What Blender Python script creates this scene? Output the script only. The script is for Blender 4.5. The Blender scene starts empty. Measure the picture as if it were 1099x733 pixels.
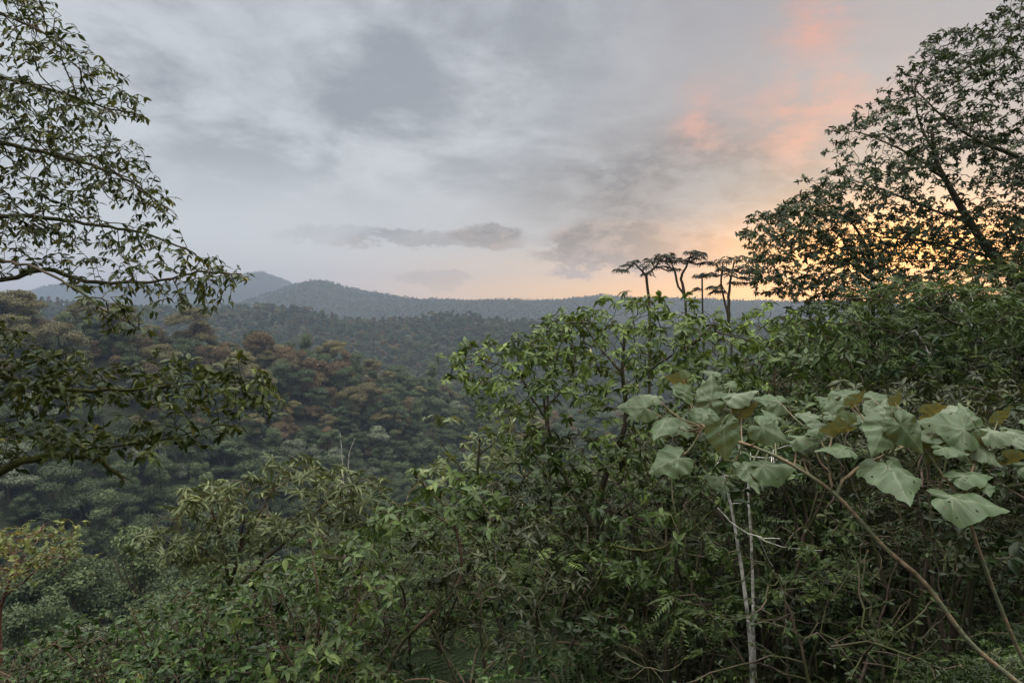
import bpy, math
import numpy as np
from mathutils import Vector

rng = np.random.default_rng(11)
scene = bpy.context.scene
COL = scene.collection
PI = math.pi
R = math.radians

# ------------------------------------------------------------------ camera model (photo is 1099 x 733, horizon near y = 330)
FPX = 732.7
PITCH = math.atan((366.5 - 330.0) / FPX)


def P(px, py, Y):
    """a place in the world: the sight line through (px, py) of the photograph, Y metres ahead"""
    u = (px - 549.5) / FPX
    v = (366.5 - py) / FPX
    d = np.array([u, math.cos(PITCH) + v * math.sin(PITCH), -math.sin(PITCH) + v * math.cos(PITCH)])
    return d * (Y / d[1])


def proj(p):
    x, y, z = p
    f = y * math.cos(PITCH) - z * math.sin(PITCH)
    up = y * math.sin(PITCH) + z * math.cos(PITCH)
    return 549.5 + FPX * x / f, 366.5 - FPX * up / f


# ------------------------------------------------------------------ terrain
def fbm(x, y, s, seed=0.0, octs=4):
    x = np.asarray(x, float) / s
    y = np.asarray(y, float) / s
    r = 0.0
    a = 1.0
    for o in range(octs):
        k = 1.93 ** o
        r = r + a * (np.sin(k * x * 1.3 + 1.7 * o + seed + 1.3 * np.sin(k * y * .9 + seed * 1.3)) *
                     np.cos(k * y * 1.1 + 2.1 * o - seed + 1.1 * np.sin(k * x * .8 + 2 * seed)))
        a *= 0.5
    return r


def crest(x, xs, ys):
    return np.interp(x, xs, ys)


def smax(a, b, k):
    m = np.maximum(a, b)
    return m + k * np.log(np.exp((a - m) / k) + np.exp((b - m) / k))


def px2x(px, Y):
    return (px - 549.5) / FPX * Y


def ztop(py, Y, canopy):
    return (330 - py) / FPX * Y - canopy


def H(x, y):
    x = np.asarray(x, float)
    y = np.asarray(y, float)
    lat = 0.42 * np.log1p(np.exp(np.clip((x - 2.0) / 1.5, -30, 30))) * 1.5
    lat = np.minimum(lat, 22 + 0 * lat)
    yy = np.maximum(y - 0.5, 0)
    cam = -1.75 - 0.62 * np.where(yy < 26, yy, 26 + (yy - 26) * 0.8) + lat + 0.32 * np.maximum(-y, 0)
    cam = cam + 0.25 * fbm(x, y, 4.0, 1.0, 3) * np.clip(yy / 3, 0, 1)
    # spur across the valley
    xs = [-420, -300, -172, -136, -99, -54, -24, 40, 120]
    yc = crest(x, xs, [170, 200, 230, 250, 290, 330, 360, 400, 430])
    zc = crest(x, xs, [22, 10, -7, -16, -26, -38, -53, -76, -90])
    dy = y - yc
    spur = zc - np.where(dy < 0, 0.42 * -dy, 0.5 * dy) + 2.5 * fbm(x, y, 28, 3.0, 3)
    # slope rising away to the right
    yr = 95 + 0 * x
    zr = crest(x, [-20, 15, 30, 45, 90, 200, 500], [-75, -45, -20, -11, -4, 10, 30])
    right = zr - np.where(y < yr, 0.35, 0.45) * np.abs(y - yr) + 1.5 * fbm(x, y, 20, 5.0, 3)
    # middle ridge
    ym = 880 + 0.06 * x
    xs = [px2x(p, 880) for p in (-200, 0, 120, 230, 290, 400, 500, 600, 800, 1100, 1500)]
    zm = crest(x, xs, [ztop(q, 880, 9) for q in (300, 318, 322, 332, 326, 338, 337, 343, 348, 345, 320)])
    mid = zm - np.where(y < ym, 0.19, 0.25) * np.abs(y - ym) + 5 * fbm(x, y, 70, 7.0, 4) - 2
    # far ridge
    xs = [px2x(p, 1800) for p in (-300, 100, 300, 420, 480, 560, 600, 620, 645, 670, 720, 810, 1000, 1500)]
    yf = 1800 + 0 * x
    zf = crest(x, xs, [ztop(q, 1800, 8) for q in (330, 326, 322, 319, 317, 320, 318, 315, 313, 314, 318, 318, 322, 318)])
    far = zf - np.where(y < yf, 0.2, 0.25) * np.abs(y - yf) + 4 * fbm(x, y, 90, 9.0, 4)
    # hill with the pointed top and the mountains behind
    xs = [px2x(p, 1980) for p in (150, 230, 262, 290, 315, 333, 345, 362, 400, 440, 520, 640)]
    zh = crest(x, xs, [ztop(q, 1980, 4) for q in (336, 330, 321, 314, 307, 301, 298, 302, 311, 318, 325, 345)])
    hill = zh - 0.25 * np.abs(y - 1980) + 7 * fbm(x, y, 90, 2.0, 5)
    xs = [px2x(p, 3000) for p in (-500, -150, 0, 49, 78, 150, 210, 245, 270, 283, 300, 330, 370, 420, 520, 640)]
    zq = crest(x, xs, [ztop(q, 3000, 4) for q in (313, 320, 317, 307, 303, 304, 301, 297, 292, 290, 295, 304, 311, 318, 326, 350)])
    mnt = zq - np.where(y < 3000, 0.3, 0.3) * np.abs(y - 3000) + 9 * fbm(x, y, 130, 4.0, 5)
    h = smax(cam, spur, 3.0)
    near_right = smax(h, right, 2.0)
    h = np.where(x > -20, near_right, h)
    floor = -82 + 3 * fbm(x, y, 60, 6.0, 3)
    h = smax(h, floor, 3.0)
    for rdg in (mid, far, hill, mnt):
        h = smax(h, rdg, 3.0)
    return np.where(y < 30, cam, h)


def hz(x, y):
    return float(H(x, y))


# ------------------------------------------------------------------ mesh helpers
def mesh_obj(name, V, loops, totals, mat, parent=None, attrs=None, smooth=True, loc=None):
    me = bpy.data.meshes.new(name)
    V = np.ascontiguousarray(V, np.float32)
    loops = np.ascontiguousarray(loops, np.int32)
    totals = np.ascontiguousarray(totals, np.int32)
    me.vertices.add(len(V))
    me.vertices.foreach_set('co', V.ravel())
    me.loops.add(len(loops))
    me.loops.foreach_set('vertex_index', loops)
    me.polygons.add(len(totals))
    starts = np.concatenate([[0], np.cumsum(totals)[:-1]]).astype(np.int32)
    me.polygons.foreach_set('loop_start', starts)
    me.polygons.foreach_set('use_smooth', np.full(len(totals), smooth, bool))
    me.update(calc_edges=True)
    for k, a in (attrs or {}).items():
        at = me.attributes.new(k, 'FLOAT', 'POINT')
        at.data.foreach_set('value', np.ascontiguousarray(a, np.float32))
    if mat:
        me.materials.append(mat)
    o = bpy.data.objects.new(name, me)
    COL.objects.link(o)
    if parent:
        o.parent = parent
    if loc is not None:
        o.location = loc
    return o


def tag(o, label=None, cat=None, group=None, kind=None):
    if label:
        o['label'] = label
    if cat:
        o['category'] = cat
    if group:
        o['group'] = group
    if kind:
        o['kind'] = kind
    return o


def empty(name, loc, label, cat, group=None):
    o = bpy.data.objects.new(name, None)
    o.empty_display_size = 0.2
    COL.objects.link(o)
    o.location = [float(v) for v in loc]
    return tag(o, label, cat, group)


def copy_tree(o, parent=None):
    c = o.copy()
    COL.objects.link(c)
    if parent:
        c.parent = parent
    for ch in list(o.children):
        copy_tree(ch, c)
    return c


def norm(a):
    return a / np.maximum(np.linalg.norm(a, axis=-1, keepdims=True), 1e-9)


# ---- leaf templates: x along the leaf, y across, z out of the blade
def leaf_tmpl(profile=((0, 0), (.18, .62), (.42, 1), (.72, .7), (1, 0)), fold=.14, droop=.22, wave=0.0):
    V, loops, tot = [], [], []
    n = len(profile)
    mids, lefts, rights = [], [], []
    for i, (t, w) in enumerate(profile):
        z = -droop * t * t
        mids.append(len(V)); V.append((t, 0, z))
        if w > 0:
            zz = z + fold * w * .5 + wave * (1 if i % 2 else -1)
            lefts.append(len(V)); V.append((t, w * .5, zz))
            rights.append(len(V)); V.append((t, -w * .5, zz))
        else:
            lefts.append(None); rights.append(None)
    for i in range(n - 1):
        for S, flip in ((lefts, False), (rights, True)):
            f = [mids[i], mids[i + 1]]
            if S[i + 1] is not None:
                f.append(S[i + 1])
            if S[i] is not None:
                f.append(S[i])
            if len(f) < 3:
                continue
            if flip:
                f = f[::-1]
            loops += f
            tot.append(len(f))
    return np.array(V, float), np.array(loops), np.array(tot)


T_OVAL = leaf_tmpl()
T_LANCE = leaf_tmpl(((0, 0), (.12, .6), (.35, 1), (.7, .6), (1, 0)), .2, .3)
T_SMALL = leaf_tmpl(((0, 0), (.45, 1), (1, 0)), .16, .15)
T_DIST = leaf_tmpl(((0, 0), (.5, 1), (1, 0)), .3, .25)


def leaves(tm, pos, d, up, L, W, rnd, curl=None):
    T, lp, tt = tm
    n = len(pos)
    d = norm(d)
    side = norm(np.cross(up, d))
    nr = np.cross(d, side)
    L = np.asarray(L)[:, None, None]
    W = np.asarray(W)[:, None, None]
    c = np.ones(n) if curl is None else curl
    V = (pos[:, None] + T[None, :, 0:1] * L * d[:, None] + T[None, :, 1:2] * W * side[:, None]
         + T[None, :, 2:3] * L * nr[:, None] * c[:, None, None])
    off = (np.arange(n) * len(T))[:, None]
    return V.reshape(-1, 3), (lp[None] + off).ravel(), np.tile(tt, n), np.repeat(rnd, len(T))


def merge(parts):
    Vs, Ls, Ts, As = [], [], [], []
    o = 0
    for V, l, t, a in parts:
        Vs.append(V); Ls.append(l + o); Ts.append(t); As.append(a)
        o += len(V)
    return np.concatenate(Vs), np.concatenate(Ls), np.concatenate(Ts), np.concatenate(As)


# ---- tubes along a node graph
def tubes(Pn, par, rad, use=None, k=6, rough=0.0, bump_seed=0):
    """Pn nodes (parents first), par parent index, rad radius; only nodes with use[i] get a piece towards their parent"""
    n = len(Pn)
    if use is None:
        use = np.ones(n, bool)
    main = {}
    for i in range(n):
        p = par[i]
        if p >= 0 and use[i] and (p not in main or rad[i] > rad[main[p]]):
            main[p] = i
    V, loops = [], []
    ring = {}
    frame = {}
    ang = np.linspace(0, 2 * PI, k, endpoint=False)
    ca, sa = np.cos(ang), np.sin(ang)
    lr = np.random.default_rng(bump_seed)

    def add_ring(c, d, u, r):
        v = np.cross(d, u)
        b = len(V) * k
        rr = r * (1 + rough * lr.uniform(-1, 1, k))
        V.append(c + (ca * rr)[:, None] * u + (sa * rr)[:, None] * v)
        return b

    def perp(d, u=None):
        if u is None:
            u = np.array([1., 0, 0]) if abs(d[0]) < .8 else np.array([0, 1., 0])
        u = u - d * np.dot(u, d)
        return u / max(np.linalg.norm(u), 1e-9)

    quads = []
    for i in range(n):
        p = par[i]
        if p < 0 or not use[i]:
            continue
        d = Pn[i] - Pn[p]
        d = d / max(np.linalg.norm(d), 1e-9)
        if main.get(p) == i and p in ring:
            b0, u = ring[p], perp(d, frame[p])
        else:
            u = perp(d)
            r0 = rad[i] if p in ring or main.get(p) != i else rad[p]
            if main.get(p) == i and p not in ring:
                r0 = max(rad[p], rad[i]) if not (use[p] is False) else rad[i]
                r0 = min(r0, rad[i] * 1.35)
            b0 = add_ring(Pn[p], d, u, r0)
        dd = d
        if i in main:
            d2 = Pn[main[i]] - Pn[i]
            dd = d + d2 / max(np.linalg.norm(d2), 1e-9)
            dd = dd / max(np.linalg.norm(dd), 1e-9)
        u = perp(dd, u)
        b1 = add_ring(Pn[i], dd, u, rad[i])
        ring[i], frame[i] = b1, u
        for a in range(k):
            a2 = (a + 1) % k
            quads.append((b0 + a, b0 + a2, b1 + a2, b1 + a))
    if not quads:
        return None
    V = np.concatenate(V)
    q = np.array(quads)
    return V, q.ravel(), np.full(len(q), 4)


def resample(pts, D):
    pts = np.asarray(pts, float)
    # smooth by Catmull-Rom
    if len(pts) > 2:
        ext = np.vstack([2 * pts[0] - pts[1], pts, 2 * pts[-1] - pts[-2]])
        out = []
        for i in range(len(pts) - 1):
            p0, p1, p2, p3 = ext[i:i + 4]
            m = max(2, int(np.linalg.norm(p2 - p1) / D) + 1)
            for t in np.linspace(0, 1, m, endpoint=False):
                out.append(.5 * ((2 * p1) + (p2 - p0) * t + (2 * p0 - 5 * p1 + 4 * p2 - p3) * t ** 2
                                 + (-p0 + 3 * p1 - 3 * p2 + p3) * t ** 3))
        out.append(pts[-1])
        return np.array(out)
    m = max(2, int(np.linalg.norm(pts[1] - pts[0]) / D) + 1)
    return pts[0] + np.linspace(0, 1, m)[:, None] * (pts[1] - pts[0])


def colonize(polys, A, D=.25, dk=.3, di=9., iters=120, jit=.2, up=.0, cap=24000, seed=0):
    """polys: list of (points, r_start, r_end). The first is the trunk; each further one starts at the node nearest its first point."""
    g = np.random.default_rng(seed)
    N, par, limb, rh = [], [], [], []
    for j, (pts, r0, r1) in enumerate(polys):
        q = resample(pts, D)
        if j == 0:
            start = -1
        else:
            dd = np.linalg.norm(np.array(N) - q[0], axis=1)
            start = int(np.argmin(dd))
            if dd[start] > D * .3:          # bridge
                seg = resample([N[start], q[0]], D)[1:]
                q = np.vstack([seg, q[1:]]) if len(seg) else q
            else:
                q = q[1:]
        prev = start
        for a, x in enumerate(q):
            N.append(x + (g.normal(0, D * .06, 3) if j else 0)); par.append(prev); limb.append(j)
            rh.append(r0 + (r1 - r0) * a / max(len(q) - 1, 1))
            prev = len(N) - 1
    nb = len(N)
    Pn = np.zeros((cap + 400, 3)); Pn[:nb] = N
    n = nb
    A = np.asarray(A, float)
    dm = np.linalg.norm(A[:, None] - Pn[None, :n], axis=2)
    near = dm.argmin(1)
    nd = dm.min(1)
    alive = nd > dk
    kids = {}
    for it in range(iters):
        act = np.where(alive & (nd < di))[0]
        if len(act) == 0 or n > cap:
            break
        dirs = norm(A[act] - Pn[near[act]])
        uniq, inv = np.unique(near[act], return_inverse=True)
        s = np.zeros((len(uniq), 3))
        np.add.at(s, inv, dirs)
        s = norm(norm(s) + g.normal(0, jit, s.shape) + np.array([0, 0, up]))
        new = []
        for u_, d_ in zip(uniq, s):
            if kids.get(int(u_), 0) >= 4:
                alive[act[near[act] == u_]] = False
                continue
            kids[int(u_)] = kids.get(int(u_), 0) + 1
            new.append(Pn[u_] + D * d_)
            par.append(int(u_)); limb.append(limb[u_]); rh.append(0.0)
        if not new:
            break
        new = np.array(new)
        Pn[n:n + len(new)] = new
        al = np.where(alive)[0]
        dm = np.linalg.norm(A[al][:, None] - new[None], axis=2)
        m = dm.min(1); am = dm.argmin(1)
        better = m < nd[al]
        nd[al[better]] = m[better]
        near[al[better]] = n + am[better]
        n += len(new)
        alive &= nd > dk
    return Pn[:n].copy(), np.array(par), np.array(limb), np.array(rh)


def radii(par, rh, r0, e=2.4):
    n = len(par)
    acc = np.zeros(n)
    hgt = np.zeros(n, int)
    rad = np.zeros(n)
    for i in range(n - 1, -1, -1):
        r = max(acc[i] ** (1 / e), r0, rh[i])
        rad[i] = r
        p = par[i]
        if p >= 0:
            acc[p] += min(r, 10) ** e if rh[i] == 0 else (min(r, 1.0) * .5) ** e
            hgt[p] = max(hgt[p], hgt[i] + 1)
    return rad, hgt


def leaf_layout(Pn, par, hgt, style, g, L, wr, n_per=3, hmax=3, droop=.3, spread=.35, keep=1.0, tm=None):
    """returns merged leaf mesh arrays for a skeleton"""
    d_all = np.zeros_like(Pn)
    ok = par >= 0
    d_all[ok] = norm(Pn[ok] - Pn[par[ok]])
    if style == 'alternate':
        idx = np.where(ok & (hgt <= hmax))[0]
        idx = idx[g.random(len(idx)) < keep]
        m = len(idx) * n_per
        ii = np.repeat(idx, n_per)
        t = g.random(m)
        pos = Pn[par[ii]] * (1 - t[:, None]) + Pn[ii] * t[:, None]
        d = d_all[ii]
        sd = norm(np.cross(d, [0, 0, 1.0]) + 1e-4)
        sgn = np.where(g.random(m) < .5, -1, 1)[:, None]
        dr = norm(d * g.uniform(.25, .9, (m, 1)) + sd * sgn * g.uniform(.5, 1.0, (m, 1)) + g.normal(0, spread * .6, (m, 3)) + np.array([0, 0, -droop]))
        up = norm(np.array([0, 0, 1.0]) + g.normal(0, spread, (m, 3)))
    elif style == 'whorl':
        idx = np.where(ok & (hgt == 0))[0]
        extra = np.where(ok & (hgt > 0) & (hgt <= hmax))[0]
        extra = extra[g.random(len(extra)) < .6]
        idx = np.concatenate([idx, extra])
        idx = idx[g.random(len(idx)) < keep]
        m = len(idx) * n_per
        ii = np.repeat(idx, n_per)
        a = np.tile(np.arange(n_per) * 2 * PI / n_per, len(idx)) + np.repeat(g.random(len(idx)) * 6.28, n_per) + g.normal(0, .3, m)
        ax = norm(d_all[ii] * .6 + np.array([0, 0, .75]) + np.repeat(g.normal(0, .25, (len(idx), 3)), n_per, 0))
        u = norm(np.cross(ax, [0.31, .95, .05]))
        v = np.cross(ax, u)
        radial = np.cos(a)[:, None] * u + np.sin(a)[:, None] * v
        dr = norm(radial + ax * g.uniform(-.1, .55, (m, 1)) + np.array([0, 0, -droop]) + g.normal(0, spread * .4, (m, 3)))
        up = norm(ax + g.normal(0, spread * .6, (m, 3)))
        pos = Pn[ii] - d_all[ii] * (g.random((m, 1)) * L * .35)
    elif style == 'pinnate':
        idx = np.where(ok & (hgt <= hmax))[0]
        idx = idx[g.random(len(idx)) < keep]
        nf = max(1, n_per)
        ii = np.repeat(idx, nf)
        m = len(ii)
        d = d_all[ii]
        sd = norm(np.cross(d, [0, 0, 1.0]) + 1e-4)
        sgn = np.where(g.random(m) < .5, -1, 1)[:, None]
        fd = norm(d * g.uniform(.3, 1, (m, 1)) + sd * sgn * g.uniform(.2, 1, (m, 1)) + g.normal(0, .2, (m, 3)) + np.array([0, 0, -droop * .5]))
        fu = norm(np.array([0, 0, 1.0]) + g.normal(0, spread * .6, (m, 3)))
        FL = L * 4.2 * g.uniform(.7, 1.15, m)
        pairs = 9
        pos, dr, up, LL, rn = [], [], [], [], []
        fs = norm(np.cross(fu, fd))
        base = Pn[ii]
        rr = g.random(m)
        for q in range(pairs):
            t = (q + .8) / pairs
            sag = np.array([0, 0, -1.0]) * (FL * t * t * droop)[:, None]
            c = base + fd * (FL * t)[:, None] + sag
            sz = math.sin(PI * (0.18 + .75 * t)) ** .7
            for s in (-1, 1):
                pos.append(c)
                dr.append(norm(fs * s + fd * .45 + np.array([0, 0, -droop * .6]) + g.normal(0, .12, (m, 3))))
                up.append(fu + g.normal(0, .2, (m, 3)))
                LL.append(L * sz * g.uniform(.85, 1.15, m))
                rn.append(.5 * rr + .5 * g.random(m))
        pos, dr, up = map(np.concatenate, (pos, dr, up))
        LL = np.concatenate(LL); rn = np.concatenate(rn)
        return leaves(tm or T_SMALL, pos, dr, up, LL, LL * wr, rn)
    Ls = L * g.uniform(.6, 1.2, m)
    rn = np.clip(.55 * g.random(m) + .45 * g.random(len(Pn))[ii], 0, 1)
    return leaves(tm or T_OVAL, pos, dr, up, Ls, Ls * wr * g.uniform(.85, 1.1, m), rn, g.uniform(.4, 1.7, m))


def in_poly(poly, n, g):
    poly = np.asarray(poly, float)
    lo, hi = poly.min(0), poly.max(0)
    out = []
    while len(out) < n:
        q = lo + g.random((n * 3, 2)) * (hi - lo)
        x, y = q[:, 0], q[:, 1]
        ins = np.zeros(len(q), bool)
        j = len(poly) - 1
        for i in range(len(poly)):
            xi, yi = poly[i]; xj, yj = poly[j]
            c = ((yi > y) != (yj > y)) & (x < (xj - xi) * (y - yi) / ((yj - yi) + 1e-12) + xi)
            ins ^= c
            j = i
        out += list(q[ins])
    return np.array(out[:n])


def crown_points(spec, g, mult=1.0, spray=.05, per=20):
    """spec: list of (outline in sight lines, depth, half thickness, count); the points gather in flat, slightly drooping sprays"""
    A = []
    for poly, Y, th, n in spec:
        n = int(n * mult)
        K = max(4, n // per)
        q = in_poly(poly, K, g)
        c = np.asarray(poly, float).mean(0)
        s = np.asarray(poly, float).std(0).mean() * 2.2
        rr = np.clip(np.linalg.norm(q - c, axis=1) / s, 0, 1)
        dep = Y + th * np.sqrt(np.maximum(1 - rr ** 2, .12)) * g.uniform(-1, 1, K)
        for (a, b), y in zip(q, dep):
            m = int(g.integers(per // 2, per * 3 // 2 + 1))
            rx = spray * Y * g.uniform(.55, 1.3)
            o = norm(g.normal(0, 1, (m, 3))) * (g.random((m, 1)) ** .45) * rx * np.array([1, 1, .3])
            o[:, 2] -= .35 * (np.linalg.norm(o[:, :2], axis=1) ** 2) / rx
            A.append(P(a, b, y) + o)
    return np.concatenate(A)


# ------------------------------------------------------------------ materials
def srgb(r, g, b):
    f = lambda c: ((c / 255 + .055) / 1.055) ** 2.4 if c > 10 else c / 255 / 12.92
    return (f(r), f(g), f(b), 1)


def nt(name):
    m = bpy.data.materials.new(name)
    m.use_nodes = True
    t = m.node_tree
    t.nodes.clear()
    out = t.nodes.new('ShaderNodeOutputMaterial')
    return m, t, out


def ramp(t, stops, fac=None, interp='LINEAR'):
    r = t.nodes.new('ShaderNodeValToRGB')
    e = r.color_ramp
    e.interpolation = interp
    while len(e.elements) < len(stops):
        e.elements.new(.5)
    for el, (p, c) in zip(e.elements, stops):
        el.position = p
        el.color = c if len(c) == 4 else (*c, 1)
    if fac is not None:
        t.links.new(fac, r.inputs[0])
    return r


def leaf_mat(name, stops, rough=.42, trans=.28, back=None, spec=.24, var=.35):
    m, t, out = nt(name)
    N, Lk = t.nodes.new, t.links.new
    at = N('ShaderNodeAttribute'); at.attribute_name = 'rnd'
    oi = N('ShaderNodeObjectInfo')
    r = ramp(t, stops, at.outputs['Fac'])
    hs = N('ShaderNodeHueSaturation')
    mr = N('ShaderNodeMapRange'); mr.inputs[3].default_value = 1 - var; mr.inputs[4].default_value = 1 + var
    Lk(oi.outputs['Random'], mr.inputs[0])
    Lk(mr.outputs[0], hs.inputs['Value'])
    Lk(r.outputs[0], hs.inputs['Color'])
    col = hs.outputs[0]
    if back:
        geo = N('ShaderNodeNewGeometry')
        mx = N('ShaderNodeMix'); mx.data_type = 'RGBA'
        Lk(geo.outputs['Backfacing'], mx.inputs[0])
        Lk(col, mx.inputs[6]); mx.inputs[7].default_value = (*back[:3], 1)
        col = mx.outputs[2]
    b = N('ShaderNodeBsdfPrincipled')
    b.inputs['Roughness'].default_value = rough
    b.inputs['Specular IOR Level'].default_value = spec
    Lk(col, b.inputs['Base Color'])
    tr = N('ShaderNodeBsdfTranslucent')
    g2 = N('ShaderNodeMix'); g2.data_type = 'RGBA'; g2.blend_type = 'MULTIPLY'; g2.inputs[0].default_value = 1
    Lk(col, g2.inputs[6]); g2.inputs[7].default_value = (1.25, 1.15, .55, 1)
    Lk(g2.outputs[2], tr.inputs[0])
    ms = N('ShaderNodeMixShader'); ms.inputs[0].default_value = trans
    Lk(b.outputs[0], ms.inputs[1]); Lk(tr.outputs[0], ms.inputs[2])
    Lk(ms.outputs[0], out.inputs[0])
    return m


def bark_mat(name, c1, c2, moss=None, scale=9, mossamt=.5, bump=.5):
    m, t, out = nt(name)
    N, Lk = t.nodes.new, t.links.new
    tc = N('ShaderNodeTexCoord')
    n1 = N('ShaderNodeTexNoise'); n1.inputs['Scale'].default_value = scale; n1.inputs['Detail'].default_value = 6
    Lk(tc.outputs['Object'], n1.inputs[0])
    r = ramp(t, [(.3, c1), (.7, c2)], n1.outputs[0])
    col = r.outputs[0]
    if moss:
        n2 = N('ShaderNodeTexNoise'); n2.inputs['Scale'].default_value = scale * .35; n2.inputs['Detail'].default_value = 5
        Lk(tc.outputs['Object'], n2.inputs[0])
        r2 = ramp(t, [(.62 - mossamt * .35, (0, 0, 0)), (.72 - mossamt * .35, (1, 1, 1))], n2.outputs[0])
        mx = N('ShaderNodeMix'); mx.data_type = 'RGBA'
        Lk(r2.outputs[0], mx.inputs[0]); Lk(col, mx.inputs[6]); mx.inputs[7].default_value = (*moss[:3], 1)
        col = mx.outputs[2]
    b = N('ShaderNodeBsdfPrincipled'); b.inputs['Roughness'].default_value = .85
    b.inputs['Specular IOR Level'].default_value = .25
    Lk(col, b.inputs['Base Color'])
    bp = N('ShaderNodeBump'); bp.inputs['Strength'].default_value = bump; bp.inputs['Distance'].default_value = .02
    Lk(n1.outputs[0], bp.inputs['Height']); Lk(bp.outputs[0], b.inputs['Normal'])
    Lk(b.outputs[0], out.inputs[0])
    return m


def C(r, g, b):
    return (r, g, b, 1)


M = {}
M['bark_dark'] = bark_mat('dark bark', C(.045, .033, .024), C(.12, .09, .065), C(.05, .055, .02))
M['bark_brown'] = bark_mat('brown bark', C(.07, .045, .03), C(.19, .13, .085), C(.06, .065, .025), mossamt=.35)
M['bark_red'] = bark_mat('reddish bark', C(.08, .04, .025), C(.2, .11, .07))
M['bark_pale'] = bark_mat('pale bark', C(.3, .28, .24), C(.75, .72, .65), C(.09, .1, .06), scale=14, mossamt=.3)
M['bark_moss'] = bark_mat('mossy bark', C(.04, .03, .02), C(.09, .065, .04), C(.07, .07, .02), scale=12, mossamt=1.0, bump=1)
M['stem_tan'] = bark_mat('tan stem', C(.14, .1, .06), C(.33, .25, .16), C(.16, .17, .1), scale=22, mossamt=.45, bump=.8)
M['leaf_left'] = leaf_mat('olive leaf', [(0, C(0.017, 0.025, 0.009)), (.5, C(0.046, 0.064, 0.020)), (.85, C(0.108, 0.119, 0.034)), (1, C(0.190, 0.145, 0.031))], .38, 0.22)
M['leaf_bough'] = leaf_mat('bough leaf', [(0, C(0.025, 0.044, 0.010)), (.5, C(0.077, 0.110, 0.026)), (.9, C(0.177, 0.210, 0.043)), (1, C(0.352, 0.260, 0.049))], .36, 0.20)
M['leaf_yellow'] = leaf_mat('yellowing leaf', [(0, C(.07, .1, .03)), (.6, C(.15, .18, .05)), (.94, C(.22, .23, .06)), (1, C(.6, .28, .02))], .4, .22)
M['leaf_pale'] = leaf_mat('pale lance leaf', [(0, C(0.055, 0.074, 0.032)), (.6, C(0.156, 0.193, 0.084)), (1, C(0.329, 0.359, 0.161))], .36, 0.18)
M['leaf_dark'] = leaf_mat('glossy dark leaf', [(0, C(0.021, 0.046, 0.011)), (.6, C(0.063, 0.123, 0.027)), (.95, C(0.150, 0.228, 0.046)), (1, C(0.296, 0.209, 0.040))], .3, 0.16, spec=.34)
M['leaf_fresh'] = leaf_mat('fresh green leaf', [(0, C(0.036, 0.059, 0.019)), (.6, C(0.095, 0.146, 0.045)), (.97, C(0.196, 0.253, 0.079)), (1, C(0.391, 0.213, 0.035))], .34, 0.22)
M['leaf_mid'] = leaf_mat('mid green leaf', [(0, C(0.045, 0.075, 0.018)), (.55, C(0.130, 0.195, 0.048)), (.96, C(0.278, 0.376, 0.085)), (1, C(0.504, 0.349, 0.061))], .34, 0.20)
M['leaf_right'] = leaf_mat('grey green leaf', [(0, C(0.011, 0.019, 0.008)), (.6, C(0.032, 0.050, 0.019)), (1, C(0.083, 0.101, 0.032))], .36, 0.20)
M['leaf_pinnate'] = leaf_mat('feathery leaf', [(0, C(0.026, 0.048, 0.013)), (.6, C(0.077, 0.118, 0.032)), (1, C(0.184, 0.240, 0.057))], .4, 0.22)
M['leaf_shade'] = leaf_mat('understorey leaf', [(0, C(0.010, 0.023, 0.008)), (.6, C(0.032, 0.061, 0.020)), (.97, C(0.078, 0.126, 0.038)), (1, C(0.138, 0.120, 0.032))], .36, 0.18)
M['shaded_mid'] = leaf_mat('shade-darkened mid green leaf', [(0, C(0.021, 0.036, 0.009)), (.55, C(0.057, 0.093, 0.025)), (.96, C(0.124, 0.181, 0.044)), (1, C(0.228, 0.168, 0.031))], .34, 0.20)  # filling plants get darker copies of the leaves, thicket shade put into the colour
M['shaded_pale'] = leaf_mat('shade-darkened pale lance leaf', [(0, C(0.023, 0.030, 0.014)), (.6, C(0.066, 0.081, 0.035)), (1, C(0.138, 0.150, 0.067))], .36, 0.18)
M['shaded_pinnate'] = leaf_mat('shade-darkened feathery leaf', [(0, C(0.018, 0.034, 0.009)), (.6, C(0.055, 0.083, 0.022)), (1, C(0.131, 0.170, 0.040))], .4, 0.22)
M['shaded_understorey'] = leaf_mat('shade-darkened understorey leaf', [(0, C(0.007, 0.015, 0.003)), (.6, C(0.023, 0.041, 0.010)), (.97, C(0.055, 0.083, 0.022)), (1, C(0.095, 0.078, 0.016))], .36, 0.18)
M['shaded_dark'] = leaf_mat('shade-darkened glossy dark leaf', [(0, C(0.015, 0.037, 0.008)), (.6, C(0.048, 0.095, 0.021)), (.95, C(0.117, 0.177, 0.037)), (1, C(0.231, 0.162, 0.031))], .3, 0.16, spec=.34)
M['leaf_fern'] = leaf_mat('fern leaf', [(0, C(0.018, 0.034, 0.011)), (1, C(0.040, 0.064, 0.019))], .45, 0.22)
M['leaf_cecropia'] = leaf_mat('lobed leaf', [(0, C(.03, .035, .022)), (1, C(.055, .062, .035))], .5, 0.11)
for nm, a, b in (('teal', C(0.048, 0.077, 0.040), C(0.115, 0.146, 0.066)), ('green', C(0.054, 0.085, 0.040), C(0.131, 0.162, 0.068)),
                 ('rust', C(0.104, 0.079, 0.040), C(0.228, 0.162, 0.083)), ('olive', C(0.092, 0.092, 0.040), C(0.230, 0.199, 0.085)),
                 ('grey', C(0.092, 0.116, 0.077), C(0.199, 0.223, 0.146))):
    M['far_' + nm] = leaf_mat('canopy ' + nm, [(0, a), (1, b)], .6, .15, var=.3)


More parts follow.
